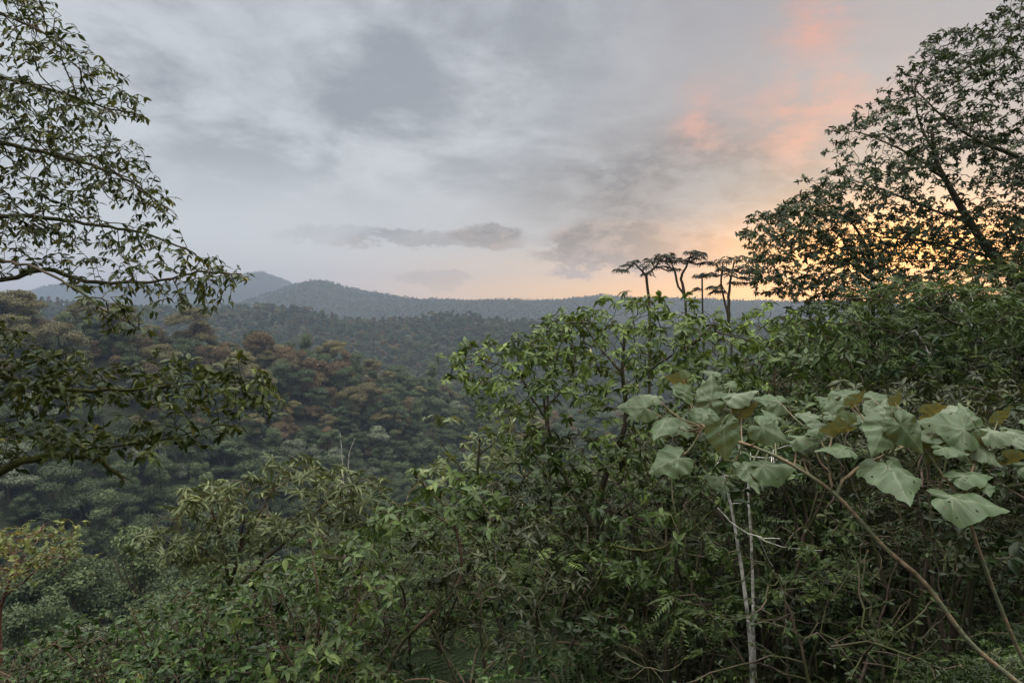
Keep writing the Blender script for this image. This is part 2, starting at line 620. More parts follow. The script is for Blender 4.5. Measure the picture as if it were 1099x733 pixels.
def ground_mat():
    m, t, out = nt('forest floor')
    N, Lk = t.nodes.new, t.links.new
    tc = N('ShaderNodeTexCoord')
    n = N('ShaderNodeTexNoise'); n.inputs['Scale'].default_value = .12; n.inputs['Detail'].default_value = 12; n.inputs['Roughness'].default_value = .7
    Lk(tc.outputs['Object'], n.inputs[0])
    r = ramp(t, [(.3, C(.018, .022, .012)), (.5, C(.03, .036, .02)), (.65, C(.055, .05, .028)), (.8, C(.06, .065, .03))], n.outputs[0])
    b = N('ShaderNodeBsdfPrincipled'); b.inputs['Roughness'].default_value = .95; b.inputs['Specular IOR Level'].default_value = .1
    Lk(r.outputs[0], b.inputs['Base Color'])
    bp = N('ShaderNodeBump'); bp.inputs['Strength'].default_value = .8; bp.inputs['Distance'].default_value = .4
    Lk(n.outputs[0], bp.inputs['Height']); Lk(bp.outputs[0], b.inputs['Normal'])
    Lk(b.outputs[0], out.inputs[0])
    return m


# ------------------------------------------------------------------ terrain sheet
def build_terrain():
    ys = np.concatenate([np.linspace(-260, -8, 22), np.linspace(-6, 60, 100), np.geomspace(61, 3350, 340)])
    xs = np.concatenate([-np.geomspace(3000, 31, 150), np.linspace(-30, 30, 91), np.geomspace(31, 3000, 150)])
    X, Y = np.meshgrid(xs, ys)
    Z = H(X, Y)
    V = np.stack([X, Y, Z], -1).reshape(-1, 3)
    nx, ny = len(xs), len(ys)
    i = np.arange(ny - 1)[:, None] * nx + np.arange(nx - 1)[None]
    q = np.stack([i, i + 1, i + nx + 1, i + nx], -1).reshape(-1, 4)
    o = mesh_obj('terrain', V, q.ravel(), np.full(len(q), 4), ground_mat())
    tag(o, 'forested valley and hills running back to the mountains', None, None, 'structure')


build_terrain()

# ------------------------------------------------------------------ plants
def rel(V, loc):
    return V - np.asarray(loc, float)


def hero_tree(name, label, cat, base, polys, crown, bark, leafmat, style, L, wr, r0=.006, D=.22, dk=.26, n_per=3, hmax=3,
              droop=.3, spread=.35, keep=1.0, tm=None, seed=1, group=None, part='limb', crown_name='crown', jit=.22, k=7, up=0., extra=None, mult=2.2, spray=.05, limb_bark=None):
    g = np.random.default_rng(seed)
    A = crown if isinstance(crown, np.ndarray) else crown_points(crown, g, mult, spray)
    Pn, par, limb, rh = colonize(polys, A, D=D, dk=dk, jit=jit, seed=seed, up=up)
    rad, hgt = radii(par, rh, r0)
    t = empty(name, base, label, cat, group)
    # trunk keeps every node of the hand-laid trunk; each limb is its own part with its twigs
    for j in range(len(polys)):
        use = limb == j
        tb = tubes(Pn, par, rad, use, k=k if j == 0 else max(5, k - 1), rough=.07, bump_seed=seed + j)
        if tb is None:
            continue
        mesh_obj('trunk' if j == 0 else part, rel(tb[0], base), tb[1], tb[2], bark if j == 0 or limb_bark is None else limb_bark, t)
    lv = leaf_layout(Pn, par, hgt, style, g, L, wr, n_per, hmax, droop, spread, keep, tm)
    mesh_obj(crown_name, rel(lv[0], base), lv[1], lv[2], leafmat, t, {'rnd': lv[3]})
    return t


def gp(x, y, dz=-.15):
    return np.array([x, y, hz(x, y) + dz])


# ---- 1 the feathery tree that leans in from the left
b = gp(-7.0, 6.4)
tr = [b, (-6.9, 6.4, -2.5), (-6.6, 6.4, 0), (-6.5, 6.5, 2.2), (-6.3, 6.5, 4.2), (-6.0, 6.4, 5.6)]
polys = [(tr, .2, .05),
         ([(-6.55, 6.4, .2), P(-60, 300, 6.5), P(0, 300, 6.4), P(50, 290, 6.3), P(102, 303, 6.2), P(172, 301, 6.1), P(213, 292, 6.1), P(258, 294, 6.0)], .035, .008),
         ([(-6.6, 6.4, .5), P(-60, 240, 6.4), P(20, 232, 6.4), P(90, 240, 6.3), P(150, 250, 6.2), P(200, 268, 6.2)], .035, .008),
         ([(-6.55, 6.45, 1.2), P(-50, 150, 6.5), P(30, 160, 6.4), P(90, 175, 6.4), P(140, 195, 6.3), P(180, 225, 6.3)], .032, .008),
         ([(-6.5, 6.5, 1.9), P(-60, 80, 6.6), P(10, 85, 6.5), P(60, 98, 6.4), P(110, 115, 6.4), P(145, 122, 6.4)], .03, .007),
         ([(-6.4, 6.5, 2.8), P(-60, -10, 6.6), P(0, 15, 6.5), P(40, 32, 6.5), P(70, 55, 6.5)], .03, .007),
         ([(-6.55, 6.4, .3), P(-60, 275, 5.6), P(30, 285, 5.1), P(80, 310, 4.9), P(125, 340, 4.8), P(150, 352, 4.8)], .022, .006)]
crown = [([(-60, 60), (85, 85), (125, 190), (60, 262), (-60, 262)], 6.6, .8, 330),
         ([(-120, -60), (30, -40), (60, 10), (75, 40), (140, 78), (152, 120), (135, 140), (158, 182), (190, 215), (195, 250), (150, 262), (0, 265), (-120, 265)], 6.5, .9, 1500),
         ([(60, 255), (150, 255), (215, 265), (262, 288), (262, 300), (225, 312), (235, 345), (205, 330), (150, 312), (60, 305)], 6.1, .4, 300),
         ([(-120, 265), (40, 262), (60, 280), (0, 290), (-120, 330)], 6.3, .8, 110),
         ([(60, 300), (120, 300), (150, 330), (160, 358), (120, 356), (80, 335)], 4.8, .3, 60),
         ([(-260, -260), (-60, -230), (20, -80), (-100, -30), (-300, 60)], 6.8, 1.2, 260)]
hero_tree('forest_tree', 'tall fine-leaved tree whose layered sprays hang against the grey sky', 'tree', b, polys, crown, M['bark_dark'], M['leaf_left'],
          'alternate', .074, .4, r0=.0026, D=.09, dk=.1, n_per=3, hmax=4, droop=.42, spread=.45, seed=3, keep=.95, mult=4.8, spray=.034)

# ---- 2 the mossy tree below it
b = gp(-8.2, 7.4)
polys = [([b, (-8.1, 7.4, -4.5), (-7.8, 7.3, -2.4), (-7.9, 7.3, -1.0), (-7.7, 7.4, -.2)], .24, .08),
         ([(-7.9, 7.3, -1.2), P(-70, 388, 7.3), P(0, 404, 7.2), P(40, 414, 7.1), P(90, 419, 7.0), P(150, 417, 7.0), P(220, 411, 7.0), P(272, 408, 7.0)], .045, .008),
         ([(-7.8, 7.3, -2.4), P(-80, 545, 7.1), P(-30, 522, 7.0), P(5, 505, 6.9), P(35, 492, 6.9), P(75, 489, 6.9), P(104, 492, 6.8), P(118, 503, 6.8), P(133, 513, 6.8)], .085, .018),
         ([P(60, 490, 6.9), P(120, 480, 6.9), P(180, 470, 6.8), P(235, 455, 6.8)], .018, .006),
         ([P(0, 404, 7.2), P(40, 388, 7.2), P(80, 378, 7.2)], .018, .006),
         ([(-7.9, 7.3, -1.0), P(-60, 350, 7.2), P(0, 352, 7.1), P(20, 356, 7.1)], .02, .006)]
crown = [([(-60, 372), (60, 368), (130, 392), (200, 384), (250, 372), (290, 412), (282, 440), (200, 430), (100, 428), (-60, 420)], 7.0, .5, 420),
         ([(150, 425), (285, 425), (285, 455), (230, 472), (150, 468)], 6.9, .5, 150),
         ([(-60, 440), (60, 440), (150, 460), (140, 485), (60, 487), (-60, 500)], 6.9, .5, 210),
         ([(-60, 335), (10, 335), (34, 352), (20, 372), (-60, 372)], 7.1, .4, 60),
         ([(-200, 300), (-60, 320), (-60, 480), (-200, 480)], 7.3, .6, 150)]
hero_tree('mossy_tree', 'mossy tree reaching thick curved boughs out over the valley below the fine-leaved tree', 'tree', b, polys, crown, M['bark_moss'], M['leaf_bough'],
          'alternate', .11, .42, r0=.003, D=.115, dk=.13, n_per=4, hmax=4, droop=.25, spread=.5, seed=8, mult=3.3)

# ---- 3 small yellowing tree, lower left
b = gp(-9.6, 12.5)
polys = [([b, (-9.6, 12.5, -7.5), P(0, 665, 12.6), P(8, 630, 12.6), P(20, 600, 12.6)], .06, .02),
         ([P(5, 640, 12.6), P(30, 620, 12.5), P(52, 600, 12.5), P(70, 598, 12.4)], .02, .008),
         ([P(2, 650, 12.6), P(-40, 620, 12.7), P(-70, 595, 12.8)], .02, .008),
         ([P(12, 615, 12.6), P(35, 585, 12.5), P(46, 562, 12.5)], .015, .006)]
crown = [([(-90, 560), (20, 562), (46, 548), (60, 575), (84, 598), (60, 618), (0, 622), (-90, 640)], 12.6, 1.0, 420)]
hero_tree('small_tree', 'small yellowing tree with a few orange leaves at the valley edge', 'tree', b, polys, crown, M['bark_red'], M['leaf_yellow'],
          'alternate', .11, .5, r0=.004, D=.14, dk=.16, n_per=4, hmax=2, mult=3.6, droop=.2, spread=.5, seed=5)

# ---- 4 pale lance-leaved tree
b = gp(-6.3, 15.5)
polys = [([b, P(245, 690, 15.5), P(246, 640, 15.4), P(240, 590, 15.3), P(228, 550, 15.2)], .09, .03),
         ([P(246, 630, 15.4), P(262, 580, 15.2), P(285, 540, 15.0), P(300, 505, 15.0)], .05, .012),
         ([P(246, 640, 15.4), P(285, 600, 15.2), P(330, 560, 15.0), P(365, 520, 15.0)], .05, .012),
         ([P(243, 610, 15.4), P(205, 580, 15.2), P(180, 556, 15.1)], .03, .012),
         ([P(255, 600, 15.3), P(262, 550, 15.0), P(258, 515, 15.0)], .03, .01)]
crown = [([(185, 545), (215, 515), (250, 500), (290, 488), (330, 486), (365, 492), (395, 510), (405, 540), (370, 560), (320, 565), (270, 560), (200, 560)], 15.1, 1.5, 300),
         ([(195, 562), (300, 552), (392, 552), (362, 608), (280, 585), (225, 625)], 15.2, 1.3, 200),
         ([(150, 575), (185, 560), (215, 565), (215, 600), (170, 605)], 15.2, .8, 60)]
hero_tree('small_tree', 'spreading small tree with pale narrow leaves in whorls above the glossy bush', 'tree', b, polys, crown, M['bark_brown'], M['leaf_pale'],
          'whorl', .25, .24, r0=.005, D=.17, dk=.19, n_per=9, hmax=1, droop=.12, spread=.4, seed=6, tm=T_LANCE, mult=3.4, spray=.035)

# ---- 5 glossy bush, bottom left
b = gp(-3.7, 8.6)
polys = [([b, (-3.7, 8.6, -6.3), (-3.7, 8.6, -5.3)], .05, .02)] + [([(-3.7, 8.6, -6.4), P(x, y, Y)], .025, .008)
         for x, y, Y in ((60, 690, 8.2), (140, 655, 8.6), (210, 635, 8.8), (290, 620, 8.8), (330, 690, 8.0), (110, 730, 7.6), (220, 700, 7.9), (0, 720, 8.2))]
crown = [([(-70, 735), (0, 700), (50, 672), (110, 652), (170, 627), (230, 610), (300, 602), (345, 598), (352, 650), (330, 740), (330, 860), (-70, 860)], 8.3, 1.1, 1700)]
hero_tree('leafy_bush', 'dense dark green bush of small glossy leaves sloping down to the valley edge', 'bush', b, polys, crown, M['bark_brown'], M['leaf_dark'],
          'alternate', .1, .48, r0=.003, D=.125, dk=.14, n_per=4, hmax=2, droop=.15, spread=.6, seed=7, part='stem', crown_name='foliage')

# ---- 6 broad fresh-leaved shrubs right of it
b = gp(-1.9, 7.6)
polys = [([b, P(345, 760, 7.6), P(340, 700, 7.5)], .03, .015), ([P(345, 760, 7.6), P(300, 690, 7.4), P(290, 640, 7.5)], .02, .007),
         ([P(342, 720, 7.5), P(380, 660, 7.4), P(390, 600, 7.5)], .02, .007), ([P(342, 720, 7.5), P(340, 640, 7.3), P(335, 575, 7.5)], .02, .007)]
crown = [([(255, 650), (290, 610), (335, 565), (380, 570), (420, 620), (420, 700), (400, 780), (280, 780), (250, 700)], 7.4, .8, 330)]
hero_tree('leafy_shrub', 'fresh green shrub with broad leaves beside the glossy bush', 'shrub', b, polys, crown, M['bark_brown'], M['leaf_fresh'],
          'whorl', .13, .42, r0=.003, D=.12, dk=.14, n_per=7, hmax=1, droop=.35, spread=.5, seed=9, part='stem', crown_name='foliage')
b = gp(-1.55, 9.0)
polys = [([b, P(415, 760, 9.0), P(422, 705, 9.0), P(452, 668, 8.9), P(482, 642, 8.9), P(495, 612, 8.9), P(491, 575, 8.9), P(478, 540, 8.9)], .04, .016),
         ([P(490, 570, 8.9), P(455, 545, 8.8), P(420, 540, 8.8)], .014, .006), ([P(488, 560, 8.9), P(515, 535, 8.9), P(535, 520, 8.9)], .012, .006),
         ([P(480, 545, 8.9), P(455, 520, 8.8), P(440, 505, 8.8)], .012, .006)]
crown = [([(385, 550), (420, 520), (470, 495), (520, 505), (545, 520), (530, 548), (470, 556), (430, 575), (395, 575)], 8.9, .6, 130)]
hero_tree('sapling', 'crooked sapling with a bent bare stem and a light green leafy top', 'sapling', b, polys, crown, M['bark_brown'], M['leaf_fresh'],
          'whorl', .155, .4, r0=.004, D=.13, dk=.16, n_per=7, hmax=1, droop=.45, spread=.45, seed=10)

# ---- 7 the central tree
b = np.array([1.75, 13.2, hz(1.75, 13.2) - .2])
polys = [([b, P(649, 760, 13.1), P(647, 690, 13.0), P(648, 635, 13.0), P(647, 590, 13.0), P(643, 542, 12.9), P(652, 505, 12.9), P(668, 467, 12.8), P(672, 440, 12.8), P(668, 400, 12.8), P(670, 365, 12.8)], .13, .03),
         ([P(645, 583, 13.0), P(617, 531, 13.2), P(598, 493, 13.3), P(589, 462, 13.3), P(584, 439, 13.3), P(582, 410, 13.3)], .06, .02),
         ([P(587, 450, 13.3), P(569, 424, 13.4), P(557, 402, 13.4), P(540, 393, 13.4), P(515, 385, 13.4)], .03, .01),
         ([P(660, 485, 12.9), P(690, 460, 12.6), P(725, 440, 12.4), P(745, 420, 12.3)], .025, .01),
         ([P(671, 425, 12.8), P(700, 395, 12.5), P(740, 370, 12.3), P(765, 350, 12.3)], .03, .01),
         ([P(668, 400, 12.8), P(640, 370, 13.0), P(625, 345, 13.0)], .025, .01),
         ([P(645, 545, 12.9), P(700, 560, 12.6), P(745, 548, 12.3), P(775, 530, 12.2)], .025, .008),
         ([P(584, 440, 13.3), P(610, 410, 13.4), P(618, 380, 13.5)], .02, .008)]
crown = [([(560, 352), (600, 335), (640, 325), (790, 340), (812, 372), (800, 402), (740, 412), (700, 400), (620, 398)], 13.0, 1.6, 260),
         ([(610, 330), (625, 322), (655, 316), (700, 318), (745, 320), (785, 345), (795, 380), (760, 405), (700, 412), (650, 405), (610, 392), (590, 365)], 12.7, 1.5, 560),
         ([(484, 376), (505, 362), (548, 362), (560, 395), (540, 425), (498, 415)], 13.4, .8, 150),
         ([(550, 385), (600, 378), (625, 420), (605, 465), (560, 470), (530, 440)], 13.3, 1.0, 190),
         ([(640, 440), (760, 420), (770, 470), (700, 520), (640, 520)], 12.6, 1.0, 150),
         ([(540, 372), (580, 345), (625, 335), (650, 395), (640, 440), (600, 420), (560, 410)], 13.1, 1.2, 240)]
hero_tree('broadleaf_tree', 'forked tree with a slim dark trunk and drooping leaf clusters, tallest on the near slope', 'tree', b, polys, crown, M['bark_dark'], M['leaf_mid'],
          'whorl', .175, .38, r0=.005, D=.19, dk=.23, n_per=8, hmax=1, droop=.5, spread=.45, seed=12, mult=3.7, spray=.045)

# ---- 8 dark-tipped tree peeping over its left shoulder
b = gp(1.0, 16.5)
polys = [([b, P(592, 640, 16.5), P(590, 520, 16.4), P(588, 440, 16.3), P(587, 380, 16.3), P(587, 345, 16.3)], .09, .015),
         ([P(588, 400, 16.3), P(570, 375, 16.3), P(560, 362, 16.3)], .02, .008), ([P(588, 390, 16.3), P(605, 365, 16.2), P(612, 358, 16.2)], .02, .008)]
crown = [([(555, 365), (572, 350), (585, 336), (600, 345), (618, 352), (615, 372), (590, 380), (560, 376)], 16.3, .6, 70)]
hero_tree('slender_tree', 'thin dark-leaved tree top rising behind the forked tree', 'tree', b, polys, crown, M['bark_dark'], M['leaf_right'],
          'whorl', .3, .34, r0=.007, D=.28, dk=.34, n_per=7, hmax=1, droop=.3, spread=.4, seed=13)

# ---- 9 grey-green tree to the left of the central one
b = gp(-1.0, 18.5)
polys = [([b, P(505, 640, 18.4), P(508, 560, 18.2), P(512, 510, 18.1), P(515, 470, 18.0)], .09, .03),
         ([P(510, 520, 18.1), P(480, 485, 18.0), P(462, 462, 18.0)], .03, .01), ([P(513, 490, 18.1), P(545, 460, 17.8), P(560, 445, 17.7)], .03, .01)]
crown = [([(448, 470), (460, 450), (500, 440), (540, 432), (580, 450), (590, 490), (545, 515), (480, 520), (450, 505)], 18.0, 1.5, 260)]
hero_tree('broadleaf_tree', 'low grey-green tree in the gap between the lance-leaved tree and the forked tree', 'tree', b, polys, crown, M['bark_dark'], M['leaf_pale'],
          'whorl', .24, .34, r0=.006, D=.25, dk=.3, n_per=8, hmax=1, droop=.3, spread=.5, seed=14)


# ---- 10 cecropias on the skyline
def palmate_whorl(g, c, ax, n, L):
    """n long-stalked leaves of radiating lobes round a twig tip: arrays of lobes"""
    pos, dr, up, LL = [], [], [], []
    for i in range(n):
        a = 2 * PI * i / n + g.uniform(-.3, .3)
        st = norm(np.array([math.cos(a), math.sin(a), g.uniform(-.25, .35)]) + ax * .2)
        c2 = c + st * L * g.uniform(.3, 1.0)
        nrm = norm(np.array([0, 0, 1.0]) + st * .4 + g.normal(0, .25, 3))
        e1 = norm(np.cross(nrm, np.cross(st, nrm)))
        e2 = np.cross(nrm, e1)
        for q in range(9):
            t = (q - 4) / 4 * 2.5
            d = e1 * math.cos(t) + e2 * math.sin(t) + nrm * -.06
            pos.append(c2); dr.append(d); up.append(nrm); LL.append(L * (.78 - .07 * abs(q - 4)) * g.uniform(.85, 1.1))
    return pos, dr, up, LL


def cecropia(label, base, polys, tips, L=.5, seed=1):
    g = np.random.default_rng(seed)
    Pn, par, limb, rh = colonize(polys, np.zeros((1, 3)) + 1e4, D=.35, di=1, seed=seed)
    rad, hgt = radii(par, rh, .03)
    t = empty('cecropia_tree', base, label, 'tree', 'umbrella-crowned trees on the skyline')
    for j in range(len(polys)):
        tb = tubes(Pn, par, rad, limb == j, k=7, rough=.04)
        if tb:
            mesh_obj('trunk' if j == 0 else 'limb', rel(tb[0], base), tb[1], tb[2], M['bark_dark'], t)
    pos, dr, up, LL = [], [], [], []
    ends = [np.asarray(p[0][-1], float) for p in polys] + [np.asarray(x, float) for x in tips]
    tips_t = []
    for c in ends:
        a, b_, c_, d_ = palmate_whorl(g, c, np.array([0, 0, 1.0]), int(g.integers(6, 10)), L * g.uniform(.6, 1.0))
        pos += a; dr += b_; up += c_; LL += d_
    pos, dr, up, LL = map(np.array, (pos, dr, up, LL))
    lv = leaves(T_LANCE, pos, dr, up, LL, LL * .22, g.random(len(LL)), g.uniform(.3, 1.8, len(LL)))
    mesh_obj('crown', rel(lv[0], base), lv[1], lv[2], M['leaf_cecropia'], t, {'rnd': lv[3]})
    # twigs to the extra tips
    tw = []
    for x in tips:
        x = np.asarray(x, float)
        k = int(np.argmin(np.linalg.norm(Pn - x, axis=1)))
        q = np.array([Pn[k], (Pn[k] + x) / 2 + np.array([0, 0, -.08]), x])
        tb = tubes(q, np.array([-1, 0, 1]), np.array([.05, .045, .035]), k=5)
        if tb:
            mesh_obj('twig', rel(tb[0], base), tb[1], tb[2], M['bark_dark'], t)
    return t


Yc = 38.0
b = gp(*P(696, 330, Yc)[:2])
cecropia('leftmost umbrella-crowned tree, forking in a Y against the sunset', b,
         [([b, P(697, 400, Yc), P(697, 330, Yc), P(695, 310, Yc), P(693.5, 295, Yc)], .12, .075),
          ([P(693.5, 295, Yc), P(688, 290, Yc), P(683, 285, Yc), P(680, 282, Yc)], .06, .045),
          ([P(693.5, 295, Yc), P(700, 290, Yc), P(705, 284, Yc + .3), P(707, 280, Yc + .3)], .06, .045)],
         [P(673, 285, Yc), P(668, 291, Yc), P(692, 287, Yc - .4), P(700, 281, Yc + .2), P(713, 276, Yc + .3)], .5, 21)
b = gp(*P(735, 330, Yc)[:2])
cecropia('umbrella-crowned tree with two wavy stems joined at the bottom', b,
         [([b, P(737, 400, Yc), P(736, 330, Yc), P(734, 316, Yc), P(728, 308, Yc), P(725.5, 297, Yc), P(724, 290, Yc)], .12, .06),
          ([P(735, 318, Yc), P(734, 310, Yc), P(731, 300, Yc), P(732, 294, Yc), P(737, 287, Yc), P(738, 281, Yc)], .09, .05),
          ([P(735, 317, Yc), P(743, 313, Yc), P(749, 311, Yc)], .05, .035)],
         [P(709, 288, Yc), P(715, 281, Yc + .3), P(719, 277, Yc), P(730, 280, Yc), P(746, 277, Yc), P(752, 273, Yc), P(757, 283, Yc + .3), P(742, 272, Yc)], .5, 22)
b = gp(*P(754, 330, Yc + 2)[:2])
cecropia('thin straight umbrella-crowned tree with one small tuft of leaves', b,
         [([b, P(755, 400, Yc + 2), P(754, 330, Yc + 2), P(753.5, 297, Yc + 2)], .09, .05)], [P(758, 295, Yc + 2), P(749, 297, Yc + 2)], .42, 23)
b = gp(*P(783, 345, Yc - 2)[:2])
cecropia('bushiest umbrella-crowned tree, two pale stems beside the tall dark trees', b,
         [([b, P(785, 400, Yc - 2), P(782, 345, Yc - 2), P(778, 325, Yc - 2), P(774, 305, Yc - 2), P(775, 290, Yc - 2)], .11, .05),
          ([P(782, 345, Yc - 2), P(782, 325, Yc - 2), P(783, 308, Yc - 2), P(786, 290, Yc - 2)], .09, .05)],
         [P(x, y, Yc - 2 + q) for x, y, q in ((764, 296, 0), (768, 284, .5), (776, 281, 0), (788, 279, .3), (797, 287, 0), (806, 293, .4), (766, 309, 0), (771, 314, .4), (791, 305, 0), (783, 296, -.5), (800, 299, .2))], .55, 24)

# ---- 11 the tall tree on the right
b = gp(19.5, 20.5)
polys = [([b, (18.8, 20.4, -2), P(1175, 385, 20.3), P(1130, 335, 20.2), P(1099, 305, 20.1), P(1069, 278, 20.0), P(1042, 240, 20.0), P(1020, 202, 20.0), P(1006, 175, 20.0), P(1000, 140, 20.0)], .34, .05),
         ([P(1150, 355, 20.2), P(1130, 240, 19.8), P(1105, 178, 19.6), P(1053, 153, 19.5), P(1018, 130, 19.5), P(985, 100, 19.5)], .14, .02),
         ([P(1120, 215, 19.7), P(1140, 120, 19.6), P(1130, 60, 19.8), P(1090, 25, 20)], .1, .02),
         ([P(1042, 240, 20.0), P(1000, 225, 20.3), P(950, 205, 20.4), P(905, 190, 20.4)], .045, .012),
         ([P(1012, 190, 20.0), P(975, 165, 19.8), P(930, 145, 19.8), P(908, 140, 19.8)], .045, .012),
         ([P(1006, 172, 20.0), P(985, 125, 20.2), P(985, 85, 20.2), P(1010, 50, 20.2)], .045, .012),
         ([P(1069, 278, 20.0), P(1010, 262, 20.4), P(950, 255, 20.6), P(900, 250, 20.6)], .05, .012),
         ([P(1085, 290, 20.0), P(1040, 285, 19.6), P(990, 280, 19.4), P(950, 282, 19.4)], .04, .012)]
crown = [([(905, 150), (960, 130), (1040, 120), (1120, 140), (1150, 280), (1080, 290), (1010, 285), (950, 250)], 20.2, 2.6, 420),
         ([(1060, 230), (1150, 240), (1180, 330), (1110, 330), (1060, 300)], 19.5, 1.5, 160),
         ([(884, 190), (900, 150), (918, 120), (955, 98), (985, 66), (1000, 40), (1035, 18), (1080, 3), (1150, -30), (1280, 0), (1280, 200), (1110, 200), (1060, 170), (1000, 185), (950, 215), (900, 215)], 20.0, 3.0, 1500),
         ([(880, 225), (960, 215), (1060, 215), (1120, 230), (1120, 290), (1040, 292), (940, 285), (880, 270)], 20.3, 2.0, 620),
         ([(1090, 190), (1280, 190), (1280, 330), (1180, 340), (1080, 280)], 20.3, 2.5, 420)]
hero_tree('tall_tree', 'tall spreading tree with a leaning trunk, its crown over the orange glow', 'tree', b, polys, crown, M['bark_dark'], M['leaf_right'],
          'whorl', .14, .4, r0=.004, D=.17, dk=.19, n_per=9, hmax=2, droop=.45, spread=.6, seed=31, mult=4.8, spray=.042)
# ---- 12 rounder tree in front of the glow
b = gp(9.5, 19.5)
polys = [([b, P(940, 470, 19.4), P(938, 380, 19.4), P(936, 310, 19.3), P(931, 268, 19.3), P(915, 240, 19.2)], .14, .03),
         ([P(935, 300, 19.3), P(900, 275, 19.1), P(865, 262, 19.0), P(830, 258, 19.0)], .035, .01),
         ([P(936, 320, 19.3), P(890, 300, 19.0), P(850, 292, 19.0)], .03, .01),
         ([P(915, 240, 19.2), P(890, 222, 19.1), P(865, 212, 19.0)], .025, .01),
         ([P(933, 280, 19.3), P(960, 262, 19.4), P(985, 250, 19.4)], .025, .01)]
crown = [([(803, 248), (815, 228), (840, 212), (866, 200), (895, 208), (915, 228), (905, 250), (860, 268), (830, 300), (812, 300), (806, 275)], 19.1, 1.6, 430),
         ([(832, 292), (900, 290), (985, 286), (1000, 312), (930, 322), (840, 322)], 19.0, 1.4, 150),
         ([(830, 262), (900, 250), (955, 255), (965, 290), (900, 312), (835, 312)], 19.2, 1.6, 190)]
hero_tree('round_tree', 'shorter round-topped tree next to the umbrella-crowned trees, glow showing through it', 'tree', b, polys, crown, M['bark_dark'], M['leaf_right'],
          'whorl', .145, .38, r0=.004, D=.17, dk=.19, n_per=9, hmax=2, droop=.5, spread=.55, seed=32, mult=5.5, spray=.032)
# ---- 13 feathery layered tree under the tall one
b = gp(11.2, 14.5)
polys = [([b, P(1098, 470, 14.4), P(1078, 420, 14.4), P(1062, 388, 14.3), P(1045, 355, 14.2), P(1025, 325, 14.2)], .11, .03),
         ([P(1070, 400, 14.4), P(1000, 370, 14.0), P(940, 352, 13.8), P(880, 345, 13.8)], .03, .01),
         ([P(1045, 355, 14.2), P(985, 330, 14.0), P(930, 320, 14.0), P(890, 322, 14)], .03, .01),
         ([P(1050, 360, 14.2), P(1090, 335, 14.0), P(1140, 330, 14.0)], .03, .01),
         ([P(1028, 328, 14.2), P(1010, 305, 14.2), P(985, 295, 14.2)], .02, .008),
         ([P(1072, 405, 14.3), P(1105, 385, 13.8), P(1140, 375, 13.6)], .03, .01)]
crown = [([(858, 345), (895, 318), (940, 305), (985, 288), (1040, 288), (1100, 305), (1170, 320), (1170, 345), (1080, 350), (960, 345), (900, 360)], 14.1, 1.3, 330),
         ([(880, 370), (980, 350), (1120, 360), (1170, 370), (1170, 420), (1080, 415), (980, 400), (900, 400)], 13.9, 1.2, 230)]
hero_tree('feathery_tree', 'flat-layered tree with feathery compound leaves and a pale blotched trunk under the tall tree', 'tree', b, polys, crown, M['bark_pale'], M['leaf_pinnate'],
          'pinnate', .085, .48, r0=.005, D=.2, dk=.26, n_per=4, hmax=1, droop=.25, spread=.4, seed=33, mult=3.6, limb_bark=M['bark_dark'])
# ---- dark trees closing the slope under the tall one
for k_, (lab, poly, Yw, bs) in enumerate((
    ('dark tree before the glow, between the round-topped tree and the leaning trunk', [(845, 335), (880, 312), (930, 300), (985, 290), (1015, 300), (1010, 345), (930, 350), (870, 352)], 17.5, (9.3, 17.5)),
    ('dark dense tree hiding the base of the tall tree at the frame edge', [(995, 300), (1050, 282), (1110, 266), (1180, 258), (1200, 330), (1080, 335), (1005, 335)], 17.0, (12.8, 17.0)))):
    b = gp(*bs)
    c = np.mean(poly, 0)
    hero_tree('slope_tree', lab, 'tree', b, [([b, P(c[0] + 12, c[1] + 110, Yw), P(c[0], c[1] + 35, Yw), P(c[0], c[1], Yw)], .12, .03),
              ([P(c[0], c[1] + 35, Yw), P(c[0] - 45, c[1] + 5, Yw)], .03, .01), ([P(c[0], c[1] + 30, Yw), P(c[0] + 50, c[1], Yw)], .03, .01)],
              [(poly, Yw, 1.5, 330)], M['bark_dark'], M['shaded_pinnate'] if k_ else M['leaf_right'], 'pinnate' if k_ else 'whorl', .085 if k_ else .16, .48 if k_ else .38, r0=.005, D=.2, dk=.24,
              n_per=4 if k_ else 9, hmax=1, droop=.35, spread=.45, seed=60 + k_, mult=3.4, spray=.04)
# leaning blotched trunk to its left
b = gp(9.2, 13.5)
polys = [([b, P(1042, 480, 13.4), P(1028, 440, 13.4), P(1005, 400, 13.3), P(992, 372, 13.3), P(982, 355, 13.3)], .09, .03),
         ([P(1000, 385, 13.3), P(975, 375, 13.1), P(955, 372, 13.0)], .02, .008)]
crown = [([(915, 385), (940, 360), (985, 345), (1020, 360), (1010, 385), (950, 400)], 13.2, .7, 90)]
hero_tree('slender_tree', 'slim leaning tree with a grey blotched trunk, shaded by the feathery tree', 'tree', b, polys, crown, M['bark_pale'], M['leaf_shade'],
          'whorl', .2, .36, r0=.006, D=.25, dk=.3, n_per=6, hmax=1, droop=.35, spread=.5, seed=34, limb_bark=M['bark_dark'])
